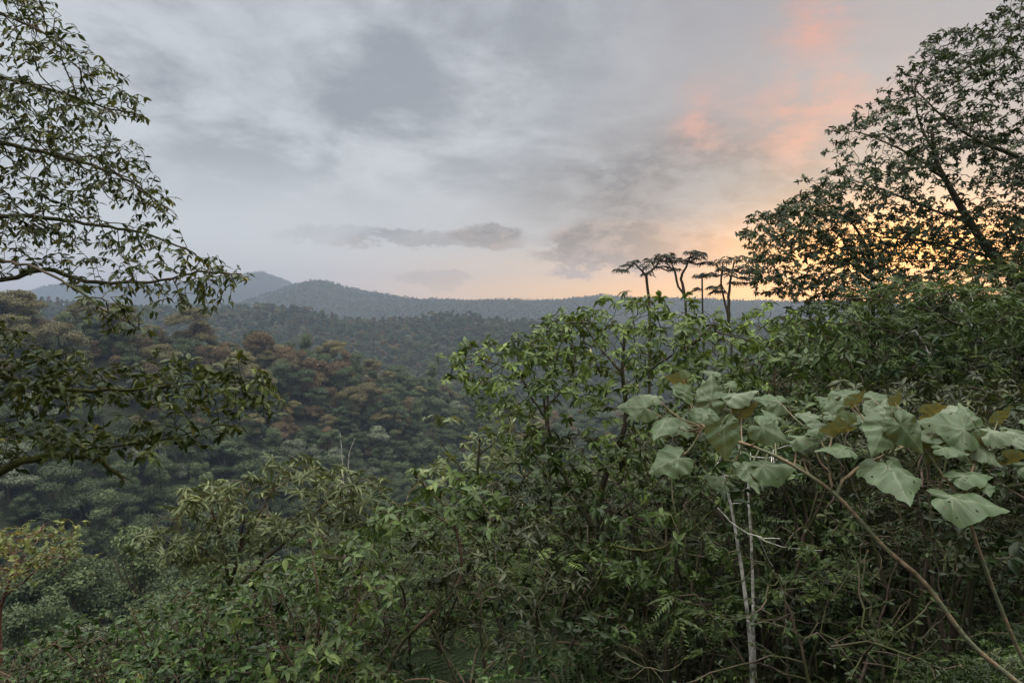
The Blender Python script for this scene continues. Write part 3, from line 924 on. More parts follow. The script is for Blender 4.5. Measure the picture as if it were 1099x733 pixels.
# ---- 14 pale-stemmed pair
for k_, (lab, pts, cr, Yw) in enumerate((
    ('thicker of two bare white-barked trunks below the heart-leaved plant', [(808, 760), (806, 700), (800, 640), (790, 573), (781, 527), (772, 495)],
     [(740, 500), (760, 455), (800, 450), (830, 480), (810, 515), (760, 520)], 7.9),
    ('thinner white-barked trunk standing right beside the thicker white one', [(812, 760), (809, 690), (808, 630), (806, 573), (803, 530), (806, 490)],
     [(790, 490), (810, 455), (850, 460), (860, 490), (830, 510)], 8.3))):
    pp = [P(x, y, Yw) for x, y in pts]
    b = gp(pp[0][0] + .05, pp[0][1])
    hero_tree('slender_tree', lab, 'tree', b, [([b] + pp, .034 if k_ == 0 else .024, .014)], [(cr, Yw, .4, 50)], M['bark_pale'], M['leaf_shade'],
              'whorl', .16, .4, r0=.004, D=.2, dk=.25, n_per=6, hmax=1, droop=.3, spread=.5, seed=40 + k_, limb_bark=M['bark_dark'])
# ---- bright shrub tops between the central and the right trees
for k_, (lab, poly, Yw, bs) in enumerate((
    ('bright leafy tree top between the forked tree and the round-topped tree', [(780, 385), (815, 362), (850, 358), (880, 380), (880, 420), (830, 430), (785, 420)], 15.5, (5.8, 15.5)),
    ('dull green tree top standing against the foot of the round-topped tree', [(795, 345), (830, 325), (870, 325), (900, 345), (895, 375), (850, 372), (805, 368)], 18.0, (7.0, 18.0)))):
    b = gp(*bs)
    c = np.mean(poly, 0)
    hero_tree('broadleaf_tree', lab, 'tree', b, [([b, P(c[0] + 8, c[1] + 120, Yw), P(c[0], c[1] + 30, Yw), P(c[0], c[1], Yw)], .08, .02),
              ([P(c[0], c[1] + 30, Yw), P(c[0] - 30, c[1], Yw)], .02, .01), ([P(c[0], c[1] + 25, Yw), P(c[0] + 32, c[1], Yw)], .02, .01)],
              [(poly, Yw, 1.2, 200)], M['bark_brown'], M['leaf_fresh'] if k_ == 0 else M['leaf_mid'], 'whorl', .2, .34, r0=.006, D=.2, dk=.25, n_per=8, hmax=1, droop=.4, spread=.45, seed=50 + k_)


# ---- 15 the big heart-shaped leaves
def heart_tmpl(nr=8, na=120):
    th = np.linspace(-PI, PI, na, endpoint=False)
    at = np.abs(th)
    r = np.interp(at, [0, .12, .3, .5, .68, .85, 1.1, 1.5, 1.9, 2.3, 2.65, 2.9, 3.05, PI], [1.06, .90, .72, .63, .62, .59, .52, .50, .49, .485, .47, .34, .16, .06])
    ker = np.array([1, 2, 1]) / 4
    for _ in range(2):
        r2 = np.convolve(np.concatenate([r[-1:], r, r[:1]]), ker, 'valid')
        r = np.where((at < .08), r, r2)
    r = r + .006 * np.sin(th * 31) + .008 * np.sin(th * 13 + 1)
    V = [(0, 0, 0)]
    vein = [1.0]
    vang = np.array([0, .72, -.72, 1.6, -1.6, 2.5, -2.5])
    for i in range(1, nr + 1):
        f = i / nr
        for a, rr in zip(th, r):
            dv = np.abs((a - vang + PI) % (2 * PI) - PI).min()
            vv = math.exp(-(dv * (f * .5) / .011) ** 2)
            side = .5 + .5 * math.cos((f * 26 + abs(a) * 7))
            z = .010 * f * (1 - vv) * math.sin(min(dv / .44, 1) * PI) - .006 * vv * (1 - f) - .10 * f * f
            V.append((math.cos(a) * rr * f, math.sin(a) * rr * f, z + .012 * math.sin(a * 6 + f * 5) * f))
            vein.append(vv * (1.1 - .7 * f))
    loops, tot = [], []
    for a in range(na):
        a2 = (a + 1) % na
        loops += [0, 1 + a, 1 + a2]; tot.append(3)
    for i in range(nr - 1):
        for a in range(na):
            a2 = (a + 1) % na
            q = 1 + i * na
            loops += [q + a, q + na + a, q + na + a2, q + a2]; tot.append(4)
    return np.array(V), np.array(loops), np.array(tot), np.array(vein)


HT = heart_tmpl()


def heart_mat():
    m, t, out = nt('heart leaf')
    N, Lk = t.nodes.new, t.links.new
    at = N('ShaderNodeAttribute'); at.attribute_name = 'rnd'
    av = N('ShaderNodeAttribute'); av.attribute_name = 'vein'
    tc = N('ShaderNodeTexCoord')
    n = N('ShaderNodeTexNoise'); n.inputs['Scale'].default_value = 9; n.inputs['Detail'].default_value = 6
    Lk(tc.outputs['Object'], n.inputs[0])
    r = ramp(t, [(0, C(.06, .105, .04)), (.5, C(.11, .165, .085)), (1, C(.25, .285, .21))], at.outputs['Fac'])
    rn = ramp(t, [(.3, C(.5, .55, .45)), (.7, C(1.15, 1.15, 1.1))], n.outputs[0])
    ac = N('ShaderNodeAttribute'); ac.attribute_name = 'chev'
    fr = N('ShaderNodeMath'); fr.operation = 'PINGPONG'; fr.inputs[1].default_value = .5
    Lk(ac.outputs['Fac'], fr.inputs[0])
    rc = ramp(t, [(0, (1, 1, 1)), (.055, (.35, .35, .35)), (.12, (0, 0, 0))], fr.outputs[0])
    mu = N('ShaderNodeMix'); mu.data_type = 'RGBA'; mu.blend_type = 'MULTIPLY'; mu.inputs[0].default_value = .8
    Lk(r.outputs[0], mu.inputs[6]); Lk(rn.outputs[0], mu.inputs[7])
    mv = N('ShaderNodeMix'); mv.data_type = 'RGBA'
    mxv = N('ShaderNodeMath'); mxv.operation = 'MAXIMUM'
    hc = N('ShaderNodeMath'); hc.operation = 'MULTIPLY'; hc.inputs[1].default_value = .55
    Lk(rc.outputs[0], hc.inputs[0]); Lk(hc.outputs[0], mxv.inputs[0]); Lk(av.outputs['Fac'], mxv.inputs[1])
    sc = N('ShaderNodeMath'); sc.operation = 'MULTIPLY'; sc.inputs[1].default_value = .4
    Lk(mxv.outputs[0], sc.inputs[0]); Lk(sc.outputs[0], mv.inputs[0])
    Lk(mu.outputs[2], mv.inputs[6]); mv.inputs[7].default_value = C(.38, .38, .27)
    # brown nibbles
    n2 = N('ShaderNodeTexNoise'); n2.inputs['Scale'].default_value = 22; n2.inputs['Detail'].default_value = 2
    Lk(tc.outputs['Object'], n2.inputs[0])
    rs = ramp(t, [(.70, (0, 0, 0)), (.74, (1, 1, 1))], n2.outputs[0])
    ms = N('ShaderNodeMix'); ms.data_type = 'RGBA'
    Lk(rs.outputs[0], ms.inputs[0]); Lk(mv.outputs[2], ms.inputs[6]); ms.inputs[7].default_value = C(.1, .07, .035)
    geo = N('ShaderNodeNewGeometry')
    rb = ramp(t, [(0, C(.22, .15, .025)), (1, C(.33, .22, .045))], n.outputs[0])  # ochre underside, sunset glow coming through the blade painted into its colour
    mb = N('ShaderNodeMix'); mb.data_type = 'RGBA'
    Lk(geo.outputs['Backfacing'], mb.inputs[0]); Lk(ms.outputs[2], mb.inputs[6]); Lk(rb.outputs[0], mb.inputs[7])
    b_ = N('ShaderNodeBsdfPrincipled'); b_.inputs['Roughness'].default_value = .5; b_.inputs['Specular IOR Level'].default_value = .4
    Lk(mb.outputs[2], b_.inputs['Base Color'])
    tr = N('ShaderNodeBsdfTranslucent')
    tr.inputs[0].default_value = C(.3, .24, .05)
    mx = N('ShaderNodeMixShader'); mx.inputs[0].default_value = .25
    Lk(b_.outputs[0], mx.inputs[1]); Lk(tr.outputs[0], mx.inputs[2])
    # eaten holes
    n3 = N('ShaderNodeTexNoise'); n3.inputs['Scale'].default_value = 30; n3.inputs['Detail'].default_value = 1
    Lk(tc.outputs['Object'], n3.inputs[0])
    rh = ramp(t, [(.715, (0, 0, 0)), (.72, (1, 1, 1))], n3.outputs[0])
    tp = N('ShaderNodeBsdfTransparent')
    mh = N('ShaderNodeMixShader')
    Lk(rh.outputs[0], mh.inputs[0]); Lk(mx.outputs[0], mh.inputs[1]); Lk(tp.outputs[0], mh.inputs[2])
    bp = N('ShaderNodeBump'); bp.inputs['Strength'].default_value = .35; bp.inputs['Distance'].default_value = .006
    Lk(mxv.outputs[0], bp.inputs['Height']); Lk(bp.outputs[0], b_.inputs['Normal'])
    Lk(mh.outputs[0], out.inputs[0])
    return m


M['heart'] = heart_mat()


def heart_leaf(root, base, px, py, Y, size, ang, tilt, roll, rnd, g):
    """blade centred on the sight line; ang is the tip's heading (0 right, 90 up), tilt 0 = flat with its face up, 90 = face to the viewer, >90 shows its underside"""
    c = P(px, py, Y)
    S = .60 * size * g.uniform(.85, 1.18) / FPX * Y
    a, t = R(ang), R(tilt)
    up = np.array([0, -math.sin(t), math.cos(t)])
    tip = np.array([math.cos(a), 0, math.sin(a)])
    if tilt < 50 or tilt > 130:       # nearly flat leaves head in the ground plane
        tip = np.array([math.cos(a), math.sin(a) * .8, math.sin(a) * .45])
    tip = norm(tip - up * np.dot(tip, up))
    up = norm(up + np.cross(tip, up) * math.sin(R(roll)))
    sd = norm(np.cross(up, tip))
    nr = np.cross(tip, sd)
    T = HT[0].copy()
    asp = g.uniform(.95, 1.12)
    cup = g.uniform(.6, 1.9)
    fold = g.uniform(-.1, .9)
    T[:, 2] = T[:, 2] * cup - fold * np.abs(T[:, 1]) ** 2 * (.75 + .5 * np.sin(T[:, 0] * 4 + g.uniform(0, 6))) + g.uniform(-.25, .25) * T[:, 0] * T[:, 1] + g.uniform(-.1, .06) * T[:, 0] + .05 * np.sin(T[:, 0] * 9 + g.uniform(0, 6)) * np.abs(T[:, 1]) * 2 + .025 * np.sin(T[:, 0] * 17 + T[:, 1] * 11 + g.uniform(0, 6))
    T[:, 0] -= .22
    V = c + (T[:, 0:1] * tip + T[:, 1:2] * asp * sd + T[:, 2:3] * nr) * S
    mesh_obj('leaf', rel(V, base), HT[1], HT[2], M['heart'], root, {'rnd': np.clip(np.full(len(V), rnd) * g.uniform(.25, .9), 0, 1), 'vein': HT[3], 'chev': (HT[0][:, 0] - .75 * np.abs(HT[0][:, 1])) * 13})
    att = c - .22 * S * tip
    return att, nr, S


def heart_plant(label, base, polys, leavesp, seed, joints):
    g = np.random.default_rng(seed)
    root = empty('heart_leaved_plant', base, label, 'plant')
    Pn, par, limb, rh = colonize(polys, np.zeros((1, 3)) + 1e4, D=.07, di=1, seed=seed)
    rad = rh
    for j in range(len(polys)):
        tb = tubes(Pn, par, rad, limb == j, k=8, rough=.06, bump_seed=seed)
        if tb:
            mesh_obj('stem' if j == 0 else 'branch', rel(tb[0], base), tb[1], tb[2], M['stem_tan'], root)
    J = Pn if joints is None else np.array(joints)
    leavesp = [(a, b_, c, d * (.85 if f > 100 else 1), e, f if (f <= 100 or q % 3) else 28, h, i) for q, (a, b_, c, d, e, f, h, i) in enumerate(leavesp)]
    for a, b_, c, d, e, f, h, i in list(leavesp)[::2]:
        leavesp.append((a + g.uniform(-34, 34), b_ + g.uniform(-16, 12), c + g.uniform(.05, .5), g.uniform(30, 44), g.uniform(0, 360), g.uniform(8, 48), g.uniform(-15, 15), g.uniform(.3, 1)))
    for (px, py, Y, size, ang, tilt, roll, rnd) in leavesp:
        att, nr, S = heart_leaf(root, base, px, py, Y, size, ang, tilt, roll, rnd, g)
        # petiole from the closest joint
        dd = np.linalg.norm(J - (att - np.array([0, 0, .12])), axis=1)
        k = int(np.argmin(dd))
        s = J[k]
        mid = (s + att) / 2 + np.array([0, 0, -.03]) - .12 * nr * S
        q = resample([s, mid, att - .004 * nr], .05)
        tb = tubes(q, np.arange(-1, len(q) - 1), np.linspace(.0065, .004, len(q)), k=6)
        if tb:
            mesh_obj('leaf_stalk', rel(tb[0], base), tb[1], tb[2], M['stem_tan'], root)
    return root


Yh = 4.4
b = gp(3.25, 4.15)
stem1 = [b, P(1110, 752, 4.2), P(1093, 733, 4.2), P(1040, 688, 4.25), P(992, 625, 4.3), P(949, 587, 4.35), P(898, 532, 4.4), P(852, 500, 4.45), P(815, 482, 4.5), P(780, 470, 4.55), P(755, 458, 4.6)]
br1 = [P(898, 532, 4.4), P(905, 515, 4.4), P(925, 500, 4.45), P(950, 488, 4.5), P(975, 478, 4.6), P(1000, 470, 4.7)]
br2 = [P(893, 528, 4.4), P(891, 505, 4.4), P(889, 488, 4.4), P(893, 470, 4.5)]
LV1 = [  # px, py, Y, size px, heading, tilt, roll, lightness
    (777, 466, 4.25, 66, -88, 78, 5, .38), (722, 494, 4.3, 66, -150, 38, -12, .8), (824, 461, 4.3, 58, -38, 48, 14, .8),
    (712, 454, 4.45, 56, -125, 118, 20, .4), (730, 408, 4.75, 44, 170, 112, 0, .5), (764, 424, 4.7, 46, 80, 62, 8, .7),
    (736, 420, 4.55, 44, 60, 20, 50, .9), (793, 424, 4.7, 46, 20, 40, -15, .9), (727, 457, 4.6, 48, 160, 30, 10, .75),
    (753, 443, 4.5, 42, 140, 122, -10, .5), (800, 441, 4.7, 40, 40, 118, 0, .6), (826, 499, 4.35, 58, 10, 12, 14, .45),
    (804, 508, 4.3, 44, -75, 42, -20, .8), (686, 437, 4.7, 44, 178, 95, 60, .3), (862, 471, 4.5, 40, -10, 24, 10, .9),
    (760, 412, 4.9, 34, 100, 118, 0, .4), (776, 440, 4.75, 36, 0, 30, 0, .95), (700, 425, 4.8, 34, 150, 26, 0, .8), (785, 412, 4.9, 30, 60, 110, 0, .5),
    (897, 442, 4.55, 40, 90, 60, 0, .7), (919, 431, 4.7, 36, 60, 116, 0, .6), (890, 430, 4.75, 34, 120, 114, 0, .5),
    (903, 459, 4.45, 52, 190, 110, -8, .6), (886, 456, 4.6, 40, 160, 25, 0, .95), (899, 481, 4.35, 58, 178, 10, -6, .8),
    (947, 464, 4.4, 62, -120, 56, 0, .55), (972, 462, 4.35, 58, -60, 66, 10, .3), (950, 442, 4.65, 40, 70, 55, 0, .85),
    (1001, 442, 4.7, 46, 20, 116, 0, .6), (958, 507, 4.25, 86, -95, 22, 4, .75), (936, 440, 4.85, 34, 100, 30, 0, .9),
    (870, 447, 4.7, 34, 150, 34, 0, .85), (930, 452, 4.7, 40, 30, 30, 0, .9), (875, 462, 4.5, 34, 200, 112, 0, .5), (962, 430, 4.9, 30, 80, 112, 0, .5)]
heart_plant('large-leaved plant with a long slanting tan stem and grey-green heart-shaped leaves, some showing ochre undersides with sunset glow painted in', b,
            [(stem1, .018, .010), (br1, .011, .006), (br2, .009, .006)], LV1, 71, None)
b = gp(3.75, 4.45)
stem2 = [b, P(1125, 752, 4.45), P(1099, 710, 4.45), P(1069, 640, 4.4), P(1045, 573, 4.35), P(1038, 545, 4.3), P(1040, 515, 4.4), P(1050, 490, 4.5), P(1062, 478, 4.6)]
br3 = [P(1041, 555, 4.32), P(1020, 520, 4.4), P(1000, 492, 4.5), P(990, 480, 4.6)]
LV2 = [(1034, 537, 4.1, 86, -20, 30, -10, .35), (1040, 510, 4.3, 70, 10, 14, 0, .3), (1024, 459, 4.5, 64, 160, 48, 0, .75), (996, 464, 4.55, 50, 170, 26, 10, .9),
       (1070, 463, 4.5, 62, 5, 22, 0, .9), (1088, 492, 4.4, 46, 0, 118, 0, .5), (1056, 486, 4.45, 40, -60, 50, 0, .8), (1052, 474, 4.5, 40, 10, 116, 0, .6),
       (1004, 477, 4.5, 44, 200, 114, 0, .5), (1018, 482, 4.4, 42, -20, 20, 0, .95), (1095, 470, 4.6, 50, 20, 24, 10, .9), (1110, 500, 4.4, 56, -10, 28, 0, .6),
       (1040, 445, 4.8, 40, 90, 40, 0, .85), (1075, 448, 4.8, 40, 60, 115, 0, .5), (1120, 455, 4.7, 56, 10, 30, 0, .8), (1012, 447, 4.8, 36, 130, 30, 0, .9)]
heart_plant('second large-leaved plant at the frame edge, upright tan stem under a wide drooping dull leaf', b, [(stem2, .017, .008), (br3, .010, .006)], LV2, 72, None)


# ---- small plants and trees used over and over
def proto_plant(name, h, w, n_att, bark, lm, style, L, wr, n_per, hmax, droop, spread, seed, D, dk, trunk_to=.22, shape='dome', tm=None, parts=('stem', 'foliage'), stems=3, r=.03, r0=.004):
    g = np.random.default_rng(seed)
    # attractors in lumpy clumps
    A = []
    ncl = max(4, int(n_att / 34))
    for i in range(ncl):
        a = g.uniform(0, 2 * PI); q = math.sqrt(g.random()) * w * .8
        top = h * (1 - .35 * (q / w) ** 2)
        lo = h * (trunk_to * .6 if shape == 'dome' else trunk_to * 1.3)
        z = g.uniform(lo, top) if shape == 'dome' else (g.uniform(max(lo, top - .3 * h), top) if g.random() < .62 else g.uniform(lo, top))
        rr = g.uniform(.16, .34) * w
        m = n_att // ncl
        A.append(np.array([math.cos(a) * q, math.sin(a) * q, z]) + norm(g.normal(0, 1, (m, 3))) * (rr * g.random((m, 1)) ** .4) * np.array([1, 1, .36]))
    A = np.concatenate(A)
    A[:, 2] = np.clip(A[:, 2], .12 * h, None)
    polys = [([(0, 0, -.3), (g.normal(0, .05) * w, g.normal(0, .05) * w, h * trunk_to * .6), (g.normal(0, .1) * w, g.normal(0, .1) * w, h * trunk_to)], r, r * .5)]
    for s in range(stems):
        a = 2 * PI * s / stems + g.uniform(-.5, .5)
        polys.append(([(0, 0, h * trunk_to * g.uniform(.1, .8)), (math.cos(a) * w * .35, math.sin(a) * w * .35, h * g.uniform(.45, .7)), (math.cos(a) * w * .6, math.sin(a) * w * .6, h * g.uniform(.55, .8))], r * .6, r * .25))
    Pn, par, limb, rh = colonize(polys, A, D=D, dk=dk, seed=seed)
    rad, hgt = radii(par, rh, r0)
    lv = leaf_layout(Pn, par, hgt, style, g, L, wr, n_per, hmax, droop, spread, 1.0, tm)
    t = bpy.data.objects.new(name, None); COL.objects.link(t)
    tb = tubes(Pn, par, rad, None, k=5, rough=.05)
    mesh_obj(parts[0], tb[0], tb[1], tb[2], bark, t)
    mesh_obj(parts[1], lv[0], lv[1], lv[2], lm, t, {'rnd': lv[3]})
    t['h'] = h
    return t


def tree_fern(name, seed, n=11, FL=1.5, h=1.6):
    g = np.random.default_rng(seed)
    t = bpy.data.objects.new(name, None); COL.objects.link(t)
    q = resample([(0, 0, -.3), (.05, .02, h * .5), (.02, .05, h)], .2)
    tb = tubes(q, np.arange(-1, len(q) - 1), np.linspace(.07, .06, len(q)), k=8, rough=.15)
    mesh_obj('trunk', tb[0], tb[1], tb[2], M['bark_dark'], t)
    for i in range(n):
        a = 2 * PI * i / n + g.uniform(-.2, .2)
        out = np.array([math.cos(a), math.sin(a), 0])
        sd = np.array([-math.sin(a), math.cos(a), 0])
        L = FL * g.uniform(.8, 1.1)
        lift = g.uniform(.25, .75)
        s = np.linspace(0, 1, 26)
        pts = np.array([.02, .05, h]) + out * (L * s)[:, None] + np.array([0, 0, 1.0]) * (L * (lift * s - (.55 + lift * .6) * s ** 2))[:, None]
        pos, dr, up, LL = [], [], [], []
        for j in range(3, 26):
            ta = norm(pts[min(j + 1, 25)] - pts[j - 1])
            nr = np.cross(ta, sd)
            pl = L * .24 * math.sin(PI * (.1 + .9 * s[j])) ** .8
            for sg in (-1, 1):
                pd = norm(sd * sg + ta * .35 + np.array([0, 0, -.2]))
                m = max(3, int(pl / .03))
                for u in range(m):
                    c = pts[j] + pd * pl * (u + .4) / m
                    for s2 in (-1, 1):
                        pos.append(c); dr.append(norm(ta * s2 + pd * .4)); up.append(nr); LL.append(pl * .16 * (1 - .7 * u / m) + .012)
        pos, dr, up, LL = map(np.array, (pos, dr, up, LL))
        lv = leaves(T_SMALL, pos, dr, up, LL, LL * .5, g.random(len(LL)))
        fr = mesh_obj('frond', lv[0], lv[1], lv[2], M['leaf_fern'], t, {'rnd': lv[3]})
        tb = tubes(pts, np.arange(-1, 25), np.linspace(.012, .003, 26), k=5)
        mesh_obj('frond_stalk', tb[0], tb[1], tb[2], M['bark_brown'], fr)
    t['h'] = h + .5
    return t


SHRUB = [
    ('glossy_shrub', 'small-leaved dark glossy shrub', proto_plant('glossy_shrub', 2.4, 1.2, 1300, M['bark_dark'], M['shaded_dark'], 'alternate', .09, .46, 4, 3, .15, .6, 101, .14, .16)),
    ('broad_shrub', 'broad-leaved green shrub', proto_plant('broad_shrub', 2.6, 1.2, 1100, M['bark_dark'], M['shaded_mid'], 'whorl', .135, .42, 7, 2, .35, .5, 102, .15, .18)),
    ('fine_shrub', 'fine-leaved dull shrub', proto_plant('fine_shrub', 2.5, 1.3, 1500, M['bark_dark'], M['shaded_understorey'], 'alternate', .062, .5, 5, 3, .2, .6, 103, .14, .16, tm=T_SMALL)),
    ('feathery_shrub', 'feathery-leaved shrub', proto_plant('feathery_shrub', 2.6, 1.3, 420, M['bark_dark'], M['shaded_pinnate'], 'pinnate', .07, .42, 3, 1, .3, .4, 104, .2, .25)),
    ('lance_shrub', 'pale narrow-leaved shrub', proto_plant('lance_shrub', 2.5, 1.2, 800, M['bark_dark'], M['shaded_pale'], 'whorl', .17, .25, 9, 2, .2, .5, 105, .16, .2, tm=T_LANCE)),
    ('shade_shrub', 'dark broad-leaved shade shrub', proto_plant('shade_shrub', 2.6, 1.2, 1100, M['bark_dark'], M['shaded_understorey'], 'whorl', .125, .42, 7, 2, .4, .55, 106, .15, .18)),
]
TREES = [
    ('understorey_tree', 'slim understorey tree with drooping leaf clusters', proto_plant('understorey_tree', 6.5, 2.0, 900, M['bark_dark'], M['shaded_mid'], 'whorl', .19, .38, 8, 2, .45, .5, 111, .22, .27, trunk_to=.26, shape='tree', parts=('trunk', 'crown'), stems=4, r=.07, r0=.006)),
    ('small_leaved_tree', 'small-leaved understorey tree', proto_plant('small_leaved_tree', 6.8, 2.1, 1500, M['bark_dark'], M['shaded_understorey'], 'alternate', .11, .46, 4, 3, .25, .55, 112, .2, .24, trunk_to=.26, shape='tree', parts=('trunk', 'crown'), stems=4, r=.07, r0=.006)),
    ('feathery_sapling', 'feathery-leaved understorey tree', proto_plant('feathery_sapling', 6.5, 2.2, 480, M['bark_dark'], M['shaded_pinnate'], 'pinnate', .09, .42, 3, 1, .3, .4, 113, .28, .36, trunk_to=.26, shape='tree', parts=('trunk', 'crown'), stems=4, r=.06, r0=.006)),
    ('pale_tree', 'pale-leaved understorey tree', proto_plant('pale_tree', 6.6, 2.1, 900, M['bark_dark'], M['shaded_pale'], 'whorl', .2, .3, 9, 2, .3, .5, 114, .22, .27, trunk_to=.26, shape='tree', parts=('trunk', 'crown'), stems=4, r=.07, r0=.006)),
]
FERN = ('tree_fern', 'tree fern', tree_fern('tree_fern', 120))
used = {}


def place(spec, x, y, h, label, cat, group, z=None, rot=None, sx=1.0):
    name, look, pr = spec
    s = h / pr['h']
    if name not in used:
        o = pr; used[name] = 1
    else:
        o = copy_tree(pr); used[name] += 1
    o.location = (float(x), float(y), hz(x, y) - .05 if z is None else z)
    o.rotation_euler = (float(rng.normal(0, .05)), float(rng.normal(0, .05)), float(rng.uniform(0, 6.28) if rot is None else rot))
    o.scale = (s * sx, s * sx, s)
    tag(o, label, cat, group)
    return o


def region(px, Y):
    if Y > 24:
        return 'far down the slope beyond the forked tree'
    if px < 300:
        return 'around the glossy bush'
    if px < 560:
        return 'around the crooked sapling'
    if px < 730:
        return 'about the foot of the forked tree'
    if px < 900:
        return 'around the white-barked trunks'
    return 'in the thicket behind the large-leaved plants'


# skyline that the filling plants keep under, by sight line
SKX = [-150, 0, 60, 130, 200, 260, 330, 400, 460, 520, 600, 700, 780, 850, 900, 960, 1099, 1300]
SKY_ = [760, 720, 690, 670, 650, 640, 610, 575, 540, 520, 490, 470, 440, 410, 385, 365, 340, 330]
cnt = 0


def ok_clear(x, y, placed, d):
    return all((x - a) ** 2 + (y - b) ** 2 > d * d for a, b in placed)


placed = []
g = np.random.default_rng(76)
TSX = [150, 250, 320, 400, 450, 520, 600, 700, 760, 800, 850, 900, 960, 1030, 1099, 1300]
TSY = [680, 630, 590, 545, 515, 490, 425, 405, 385, 338, 318, 306, 296, 284, 268, 250]
nt_ = 0
tries = 0
while nt_ < 165 and tries < 8000:
    tries += 1
    Y = 9.5 + 18 * g.random() ** 1.2
    px = g.uniform(230, 1280)
    x = px2x(px, Y)
    room = (330 - np.interp(px, TSX, TSY) - g.uniform(0, 70 if px < 820 else 34) * (px > 560)) / FPX * Y - hz(x, Y)
    for px0, px1, Ym, py_ in ((598, 702, 13.6, 650), (960, 1100, 14.6, 450), (435, 508, 9.4, 700)):
        if Y < Ym and px0 < px < px1:
            room = min(room, (330 - py_) / FPX * Y - hz(x, Y))
    if room < 3.2 or not ok_clear(x, Y, placed, .75 + .045 * Y):
        continue
    spec = TREES[g.choice(4, p=[.34, .3, .2, .16] if px < 820 else [.34, .44, .22, 0])]
    h = min(room, 11.5) * g.uniform(.86, 1.0)
    rg = region(px, Y)
    place(spec, x, Y, h, f'{spec[1]} {rg}', 'tree', f'{spec[1]}s {rg}', sx=g.uniform(.85, 1.15) * (1 if h > 5 else 1.2))
    placed.append((x, Y))
    nt_ += 1
g = np.random.default_rng(77)
tries = 0
while cnt < 250 and tries < 9000:
    tries += 1
    Y = 6.8 + 22 * g.random() ** 1.5
    px = g.uniform(-120, 1230)
    x = px2x(px, Y)
    if Y < 7.2 and px < 900:
        continue
    gz = hz(x, Y)
    zmax = (330 - np.interp(px, SKX, SKY_)) / FPX * Y
    room = zmax - gz
    d = .55 + .045 * Y
    if room < 1.0 or not ok_clear(x, Y, placed, d):
        continue
    if Y < 9.2 and 400 < px < 510:         # and to the bent stem
        room = min(room, (330 - 700) / FPX * Y - gz)
        if room < .8:
            continue
    if Y < 13.4 and 575 < px < 720:        # and to the forked trunk
        room = min(room, (330 - 655) / FPX * Y - gz)
        if room < .8:
            continue
    if Y < 9.5 and 650 < px < 860:         # keep the view to the white trunks
        if room > 1.6:
            room = 1.6
    if room > 4.2 and g.random() < .2:
        spec = TREES[g.integers(0, len(TREES))]
        h = min(room, 9.0) * g.uniform(.8, 1.0)
        cat = 'tree'
    else:
        w = np.array([1.2, 1.0, 1.2, .8, .5, 1.2]) if 300 < px < 700 else (np.array([2.5, .5, 1, .5, 0, 1]) if px <= 300 else np.array([.6, .4, 1.4, .6, .15, 2.2]))
        spec = SHRUB[g.choice(6, p=w / w.sum())]
        h = min(room, g.uniform(2.0, 3.8))
        cat = 'shrub'
    rg = region(px, Y)
    place(spec, x, Y, h, f'{spec[1]} {rg}', cat, f'{spec[1]}s {rg}', sx=1.0 if cat == 'tree' else g.uniform(.9, 1.25))
    placed.append((x, Y))
    cnt += 1
# tree ferns
for k_, (px, Y, h, lab) in enumerate(((497, 8.2, 2.3, 'dark tree fern with arching fronds under the crooked sapling'), (548, 10.0, 3.0, 'taller tree fern between the sapling and the forked tree'),
                                      )):
    place(FERN, px2x(px, Y), Y, h, lab, 'tree fern', 'tree ferns')

# slope trees 26 .. 95 m, standing below the skyline of the gap
g = np.random.default_rng(78)
SL = []
SX2 = [-60, 60, 150, 220, 300, 360, 420, 480, 560, 640, 760, 860, 1000, 1200]
SY2 = [740, 680, 640, 590, 540, 480, 470, 470, 430, 420, 400, 352, 335, 330]
tries = 0
while len(SL) < 75 and tries < 4000:
    tries += 1
    Y = 26 + 75 * g.random() ** 1.3
    px = g.uniform(120, 1180)
    x = px2x(px, Y)
    zmax = (330 - np.interp(px, SX2, SY2)) / FPX * Y
    room = zmax - hz(x, Y)
    if room < 4 or not ok_clear(x, Y, SL, 2.6 + .02 * Y):
        continue
    h = min(room, 13) * g.uniform(.8, 1)
    spec = TREES[g.integers(0, 4)]
    rg = 'far down the slope beyond the forked tree' if px < 760 else 'on the rising slope behind the round-topped tree'
    place(spec, x, Y, h, f'{spec[1]} {rg}', 'tree', f'{spec[1]}s {rg}')
    SL.append((x, Y))


# ---- lianas, dead twigs
def strand(name, label, cat, pts, r0, r1, mat, group=None, twigs=0, seed=0):
    g = np.random.default_rng(seed)
    pts = [np.asarray(p, float) for p in pts]
    q = resample(pts, .12)
    q[1:-1] += g.normal(0, .012, q[1:-1].shape)
    base = q[0]
    N, par, rd = list(q), list(range(-1, len(q) - 1)), list(np.linspace(r0, r1, len(q)))
    for i in range(twigs):
        k = int(g.integers(len(q) // 3, len(q) - 1))
        d = norm(norm(q[k] - q[k - 1]) * .6 + g.normal(0, .7, 3))
        prev = k
        for s in range(int(g.integers(3, 8))):
            d = norm(d + g.normal(0, .2, 3))
            N.append(N[prev] + d * .1); par.append(prev); rd.append(max(.35 * rd[k] * (1 - s / 9), .003)); prev = len(N) - 1
    tb = tubes(np.array(N), np.array(par), np.array(rd), k=6, rough=.1)
    o = mesh_obj(name, rel(tb[0], base), tb[1], tb[2], mat, None)
    o.location = base
    tag(o, label, cat, group)
    return o


